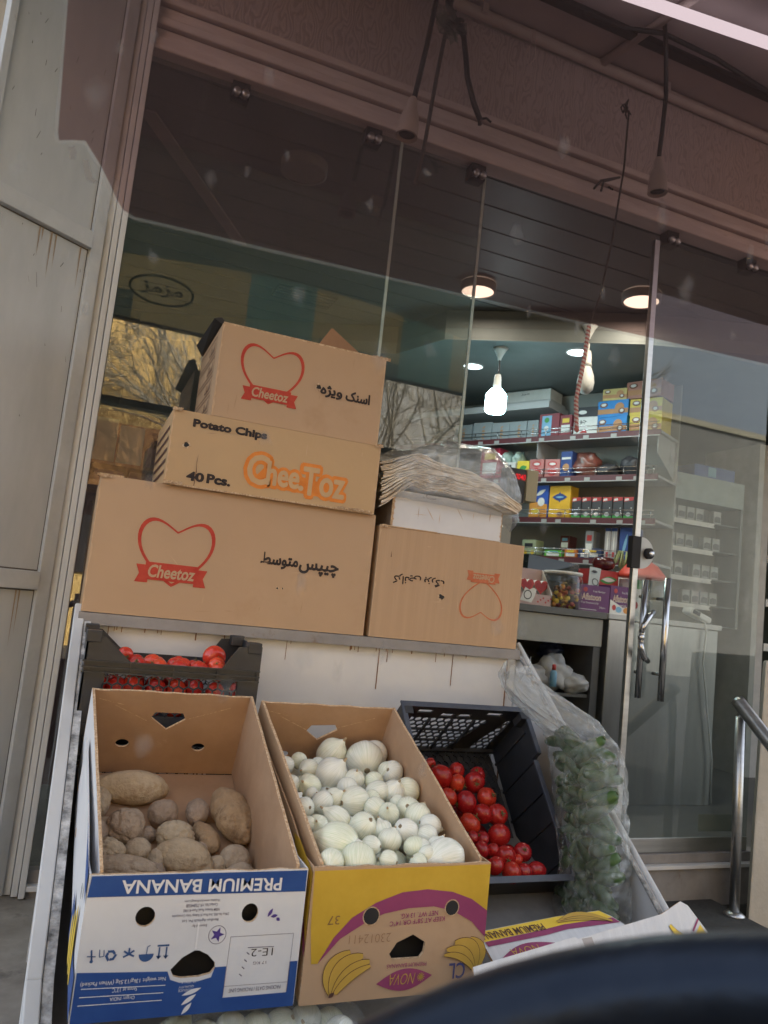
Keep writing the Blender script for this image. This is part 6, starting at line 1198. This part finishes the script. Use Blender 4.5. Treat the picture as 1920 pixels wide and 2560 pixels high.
vt = thing('ceiling_vent', 'dark louvred vent in the shop ceiling above the stacked cartons', 'vent', (1.2, 5.1, 3.29)); b = MB(); b.box((1.0, 4.95, 3.288), (1.42, 5.2, 3.2945), BLK); b.build('grille', vt); b = MB()
for k in range(5): b.box((1.01, 4.97+k*.045, 3.278), (1.41, 4.985+k*.045, 3.2875), kc('ventslat', (.12, .12, .12)))
b.build('slats', vt)

# ------------------------------------------------------------------ across the street: what the shop windows mirror
bk = thing('brick_building', 'ochre house across the street, mirrored in the left window pane', 'building', (-2, -9, -.1)); och = M('ochre_render', (.60, .38, .12), (.72, .48, .18), 3, .9)
b = MB(); b.box((-9, -15, -.12), (3.4, -9, 6.1), och); b.build('wall', bk)
for k in range(4):
    b = MB(); b.box((-8+k*2.6, -8.99, 1.2), (-6.8+k*2.6, -8.95, 2.8), dark_m); b.build('window', bk)
b = MB(); b.box((-9.1, -15.1, 6.11), (3.5, -8.9, 6.2), tan); b.build('roof', bk)
gb = thing('grey_building', 'long grey house beyond the bare trees across the street', 'building', (10, -14, -.1)); b = MB(); b.box((3.6, -20, -.12), (26, -14, 8.2), M('grey_render', (.22, .21, .19), (.30, .285, .26), 2, .9)); b.build('wall', gb)
b = MB(); b.box((3.5, -20.1, 8.21), (26.1, -13.9, 8.4), tan); b.build('roof', gb)
bark = M('bare_bark', (.26, .22, .16), (.46, .40, .30), 8, .9)
def tree(x, y, h, seed, label, twigs):
    q = random.Random(seed); t = thing('bare_tree', label, 'tree', (x, y, -.12), 'bare trees across the street'); b = MB(); c = MB()
    b.tube([(x, y, -.12), (x+.05, y, h*.18), (x-.06, y+.05, h*.36)], [.12, .10, .08], bark, 10); b.build('trunk', t)
    def grow(p, d, L, r, lev):
        e = p+d*L; r = max(r, .006); m_ = p.lerp(e, .5)+Vector((q.uniform(-1, 1), q.uniform(-1, 1), q.uniform(-.3, .6)))*L*.09
        c.tube([p, m_, e], [r, r*.8, r*.55], bark, 5 if lev < 2 else 3, caps=False)
        if lev >= 4: return
        for k in range(4 if lev < 3 else twigs):
            d2 = (d+Vector((q.uniform(-1, 1), q.uniform(-1, 1), q.uniform(-.45, .8)))*.85).normalized(); grow(p.lerp(e, q.uniform(.45, 1)), d2, L*q.uniform(.5, .75), r*.5, lev+1)
    for k in range(8): grow(Vector((x-.06, y+.05, h*.35)), Vector((q.uniform(-.8, .8), q.uniform(-.8, .8), 1)).normalized(), h*.27, .045, 0)
    c.build('crown', t)
for k, (x, y, h) in enumerate(((-1.6, -6.6, 7.6), (2.4, -7.2, 7.4), (4.9, -7.0, 7.6), (7.4, -6.6, 7.4), (-3.9, -6.8, 7))): tree(x, y, h, 50+k, ['bare street tree before the ochre house, nearest its left window', 'bare street tree before the right end of the ochre house', 'bare street tree standing clear to the right of the ochre house', 'bare street tree farthest right across the street', 'bare street tree farthest left across the street'][k], 5)

# ------------------------------------------------------------------ the parked car the picture is taken from
car = thing('car', 'parked car seen from inside, with its torn tinted window film and black steering wheel', 'car', (.4, .5, -.12))
FILM = None
def film_mat():
    m, n, o = base_mat('reddish_window_film'); L = n.links.new
    t = nn(n, 'ShaderNodeBsdfTransparent'); t.inputs[0].default_value = (.53, .395, .39, 1)
    d = nn(n, 'ShaderNodeBsdfTranslucent'); d.inputs[0].default_value = (.40, .275, .28, 1)
    tc = nn(n, 'ShaderNodeTexCoord'); x = nn(n, 'ShaderNodeTexNoise', Scale=16, Detail=5); L(tc.outputs['Object'], x.inputs[0])
    mr = nn(n, 'ShaderNodeMapRange'); mr.inputs[3].default_value = .07; mr.inputs[4].default_value = .12; L(x.outputs[0], mr.inputs[0])
    mx = nn(n, 'ShaderNodeMixShader'); L(mr.outputs[0], mx.inputs[0]); L(t.outputs[0], mx.inputs[1]); L(d.outputs[0], mx.inputs[2]); L(mx.outputs[0], o.inputs[0]); return m
FILM = film_mat(); FILM_EDGE = glass_mat('film_glue_edge', (.95, .95, .95), .1, .0, dirt=.13, dirtcol=(.62, .64, .66))
WF = FRONT(.75); b = MB()
edge = [(-.071, 1.649), (-.069, 1.641), (-.058, 1.645), (-.047, 1.648), (-.040, 1.640), (-.030, 1.628), (-.020, 1.613), (-.012, 1.600), (-.005, 1.5915), (.006, 1.588), (.06, 1.590), (.16, 1.593), (.263, 1.597), (.40, 1.602), (.546, 1.607), (.68, 1.613), (.82, 1.619), (1.1, 1.63), (1.5, 1.64)]
b.flat(WF, [(-.086, 1.86), (-.081, 1.779)]+edge+[(1.5, 2.2), (-.10, 2.2)], FILM, 0); b.build('sun_film', car)
b = MB(); full = [(-.10, 2.2), (-.086, 1.86), (-.081, 1.779), (-.076, 1.71)]+edge
inn = []
for i, (u, v) in enumerate(full):
    a = Vector(full[max(0, i-1)]); c = Vector(full[min(len(full)-1, i+1)]); d = (c-a).normalized(); nrm = Vector((d.y, -d.x)); wd = .0035 if i > 3 else .002
    inn.append((u+nrm.x*wd, v+nrm.y*wd))
for i in range(len(full)-1): b.quad([WF.p(*full[i], .0006), WF.p(*full[i+1], .0006), WF.p(*inn[i+1], .0006), WF.p(*inn[i], .0006)], FILM_EDGE)
b.build('glue_edge', car)
SM = glass_mat('window_dust', (.98, .98, .98), .05, .0, dirt=.022, dirtcol=(.75, .76, .78)); b = MB(); q = random.Random(77)
for k in range(60):
    u, v, r, st_ = q.uniform(-.12, .86), q.uniform(1.05, 1.82), q.uniform(.003, .010), q.uniform(1, 2.2); n_ = 11
    ph = [q.uniform(.6, 1.1) for _ in range(n_)]; pts = [(u+r*ph[j]*math.cos(6.283*j/n_), v+r*st_*ph[j]*math.sin(6.283*j/n_)) for j in range(n_)]
    for f_ in (1.3, 1.1, .9, .7, .5, .3): b.flat(WF, [(u+(x-u)*f_, v+(y-v)*f_) for x, y in pts], SM, .0012+.0004*(1-f_)+k*.00001)
b.build('dust_smears', car)['kind'] = 'stuff'
b = MB()
for p in ([(-.0605, 1.6365), (-.055, 1.640), (-.0525, 1.634), (-.053, 1.627), (-.057, 1.626)], [(-.047, 1.629), (-.042, 1.630), (-.036, 1.615), (-.031, 1.612), (-.034, 1.609), (-.041, 1.611)]): b.flat(WF, p, M('glue_residue', (.17, .17, .165), None, rough=.8), .001)
b.build('glue_residue', car)
wm, n_, o_ = base_mat('clean_car_glass'); tb = nn(n_, 'ShaderNodeBsdfTransparent'); tb.inputs[0].default_value = (.985, .99, .985, 1); n_.links.new(tb.outputs[0], o_.inputs[0])
b = MB(); b.quad([(-.9, .752, .72), (2.2, .752, .72), (2.2, .752, 2.3), (-.9, .752, 2.3)], wm); b.build('side_window', car)
b = MB(); b.box((-1.0, .72, .05), (2.4, .79, .70), black_pl); b.box((-1.0, .73, 2.3), (2.4, .79, 2.36), black_pl); b.box((-1.0, .73, .70), (-.9, .79, 2.3), black_pl); b.box((2.2, .73, .70), (2.4, .79, 2.3), black_pl); b.build('window_frame', car, bevel=.01)
wc_ = Vector((0.095, 0.070, 1.0483)); w1 = Vector((0.818, -0.373, 0.4375)); w2 = Vector((0.318, 0.927, 0.1959)); wn = w1.cross(w2)
leather = M('steering_wheel_leather', (.006, .008, .012), (.010, .013, .019), 30, .34, .10, 90, spec=.28)
leather.node_tree.nodes['Principled BSDF'].inputs['Specular Tint'].default_value = (.50, .66, 1, 1)  # blue specular tint stands in for the sky's sheen on the rim
b = MB(); b.tube([wc_+(w1*math.cos(2*math.pi*k/72)+w2*math.sin(2*math.pi*k/72))*0.2188 for k in range(72)], .0178, leather, 18, closed=True); sw = b.build('steering_wheel', car)
b = MB(); b.lathe([(.065, -.02), (.07, 0), (.055, .02), (.01, .028)], leather, Matrix(((w1.x, w2.x, wn.x, wc_.x), (w1.y, w2.y, wn.y, wc_.y), (w1.z, w2.z, wn.z, wc_.z), (0, 0, 0, 1))), 28); b.build('hub', sw)
for a in (200, 340, 270):
    d = w1*math.cos(R(a))+w2*math.sin(R(a)); b = MB(); b.tube([wc_+d*.05, wc_+d*.18], [.02, .013], leather, 10); b.build('spoke', sw)
b = MB(); b.hexa([(.25, -.1, .55), (1.6, -.1, .55), (1.6, .71, .55), (.25, .71, .55), (.45, -.1, .70), (1.6, -.1, .74), (1.6, .71, .74), (.45, .71, .70)], black_pl); b.build('dashboard', car, bevel=.02)
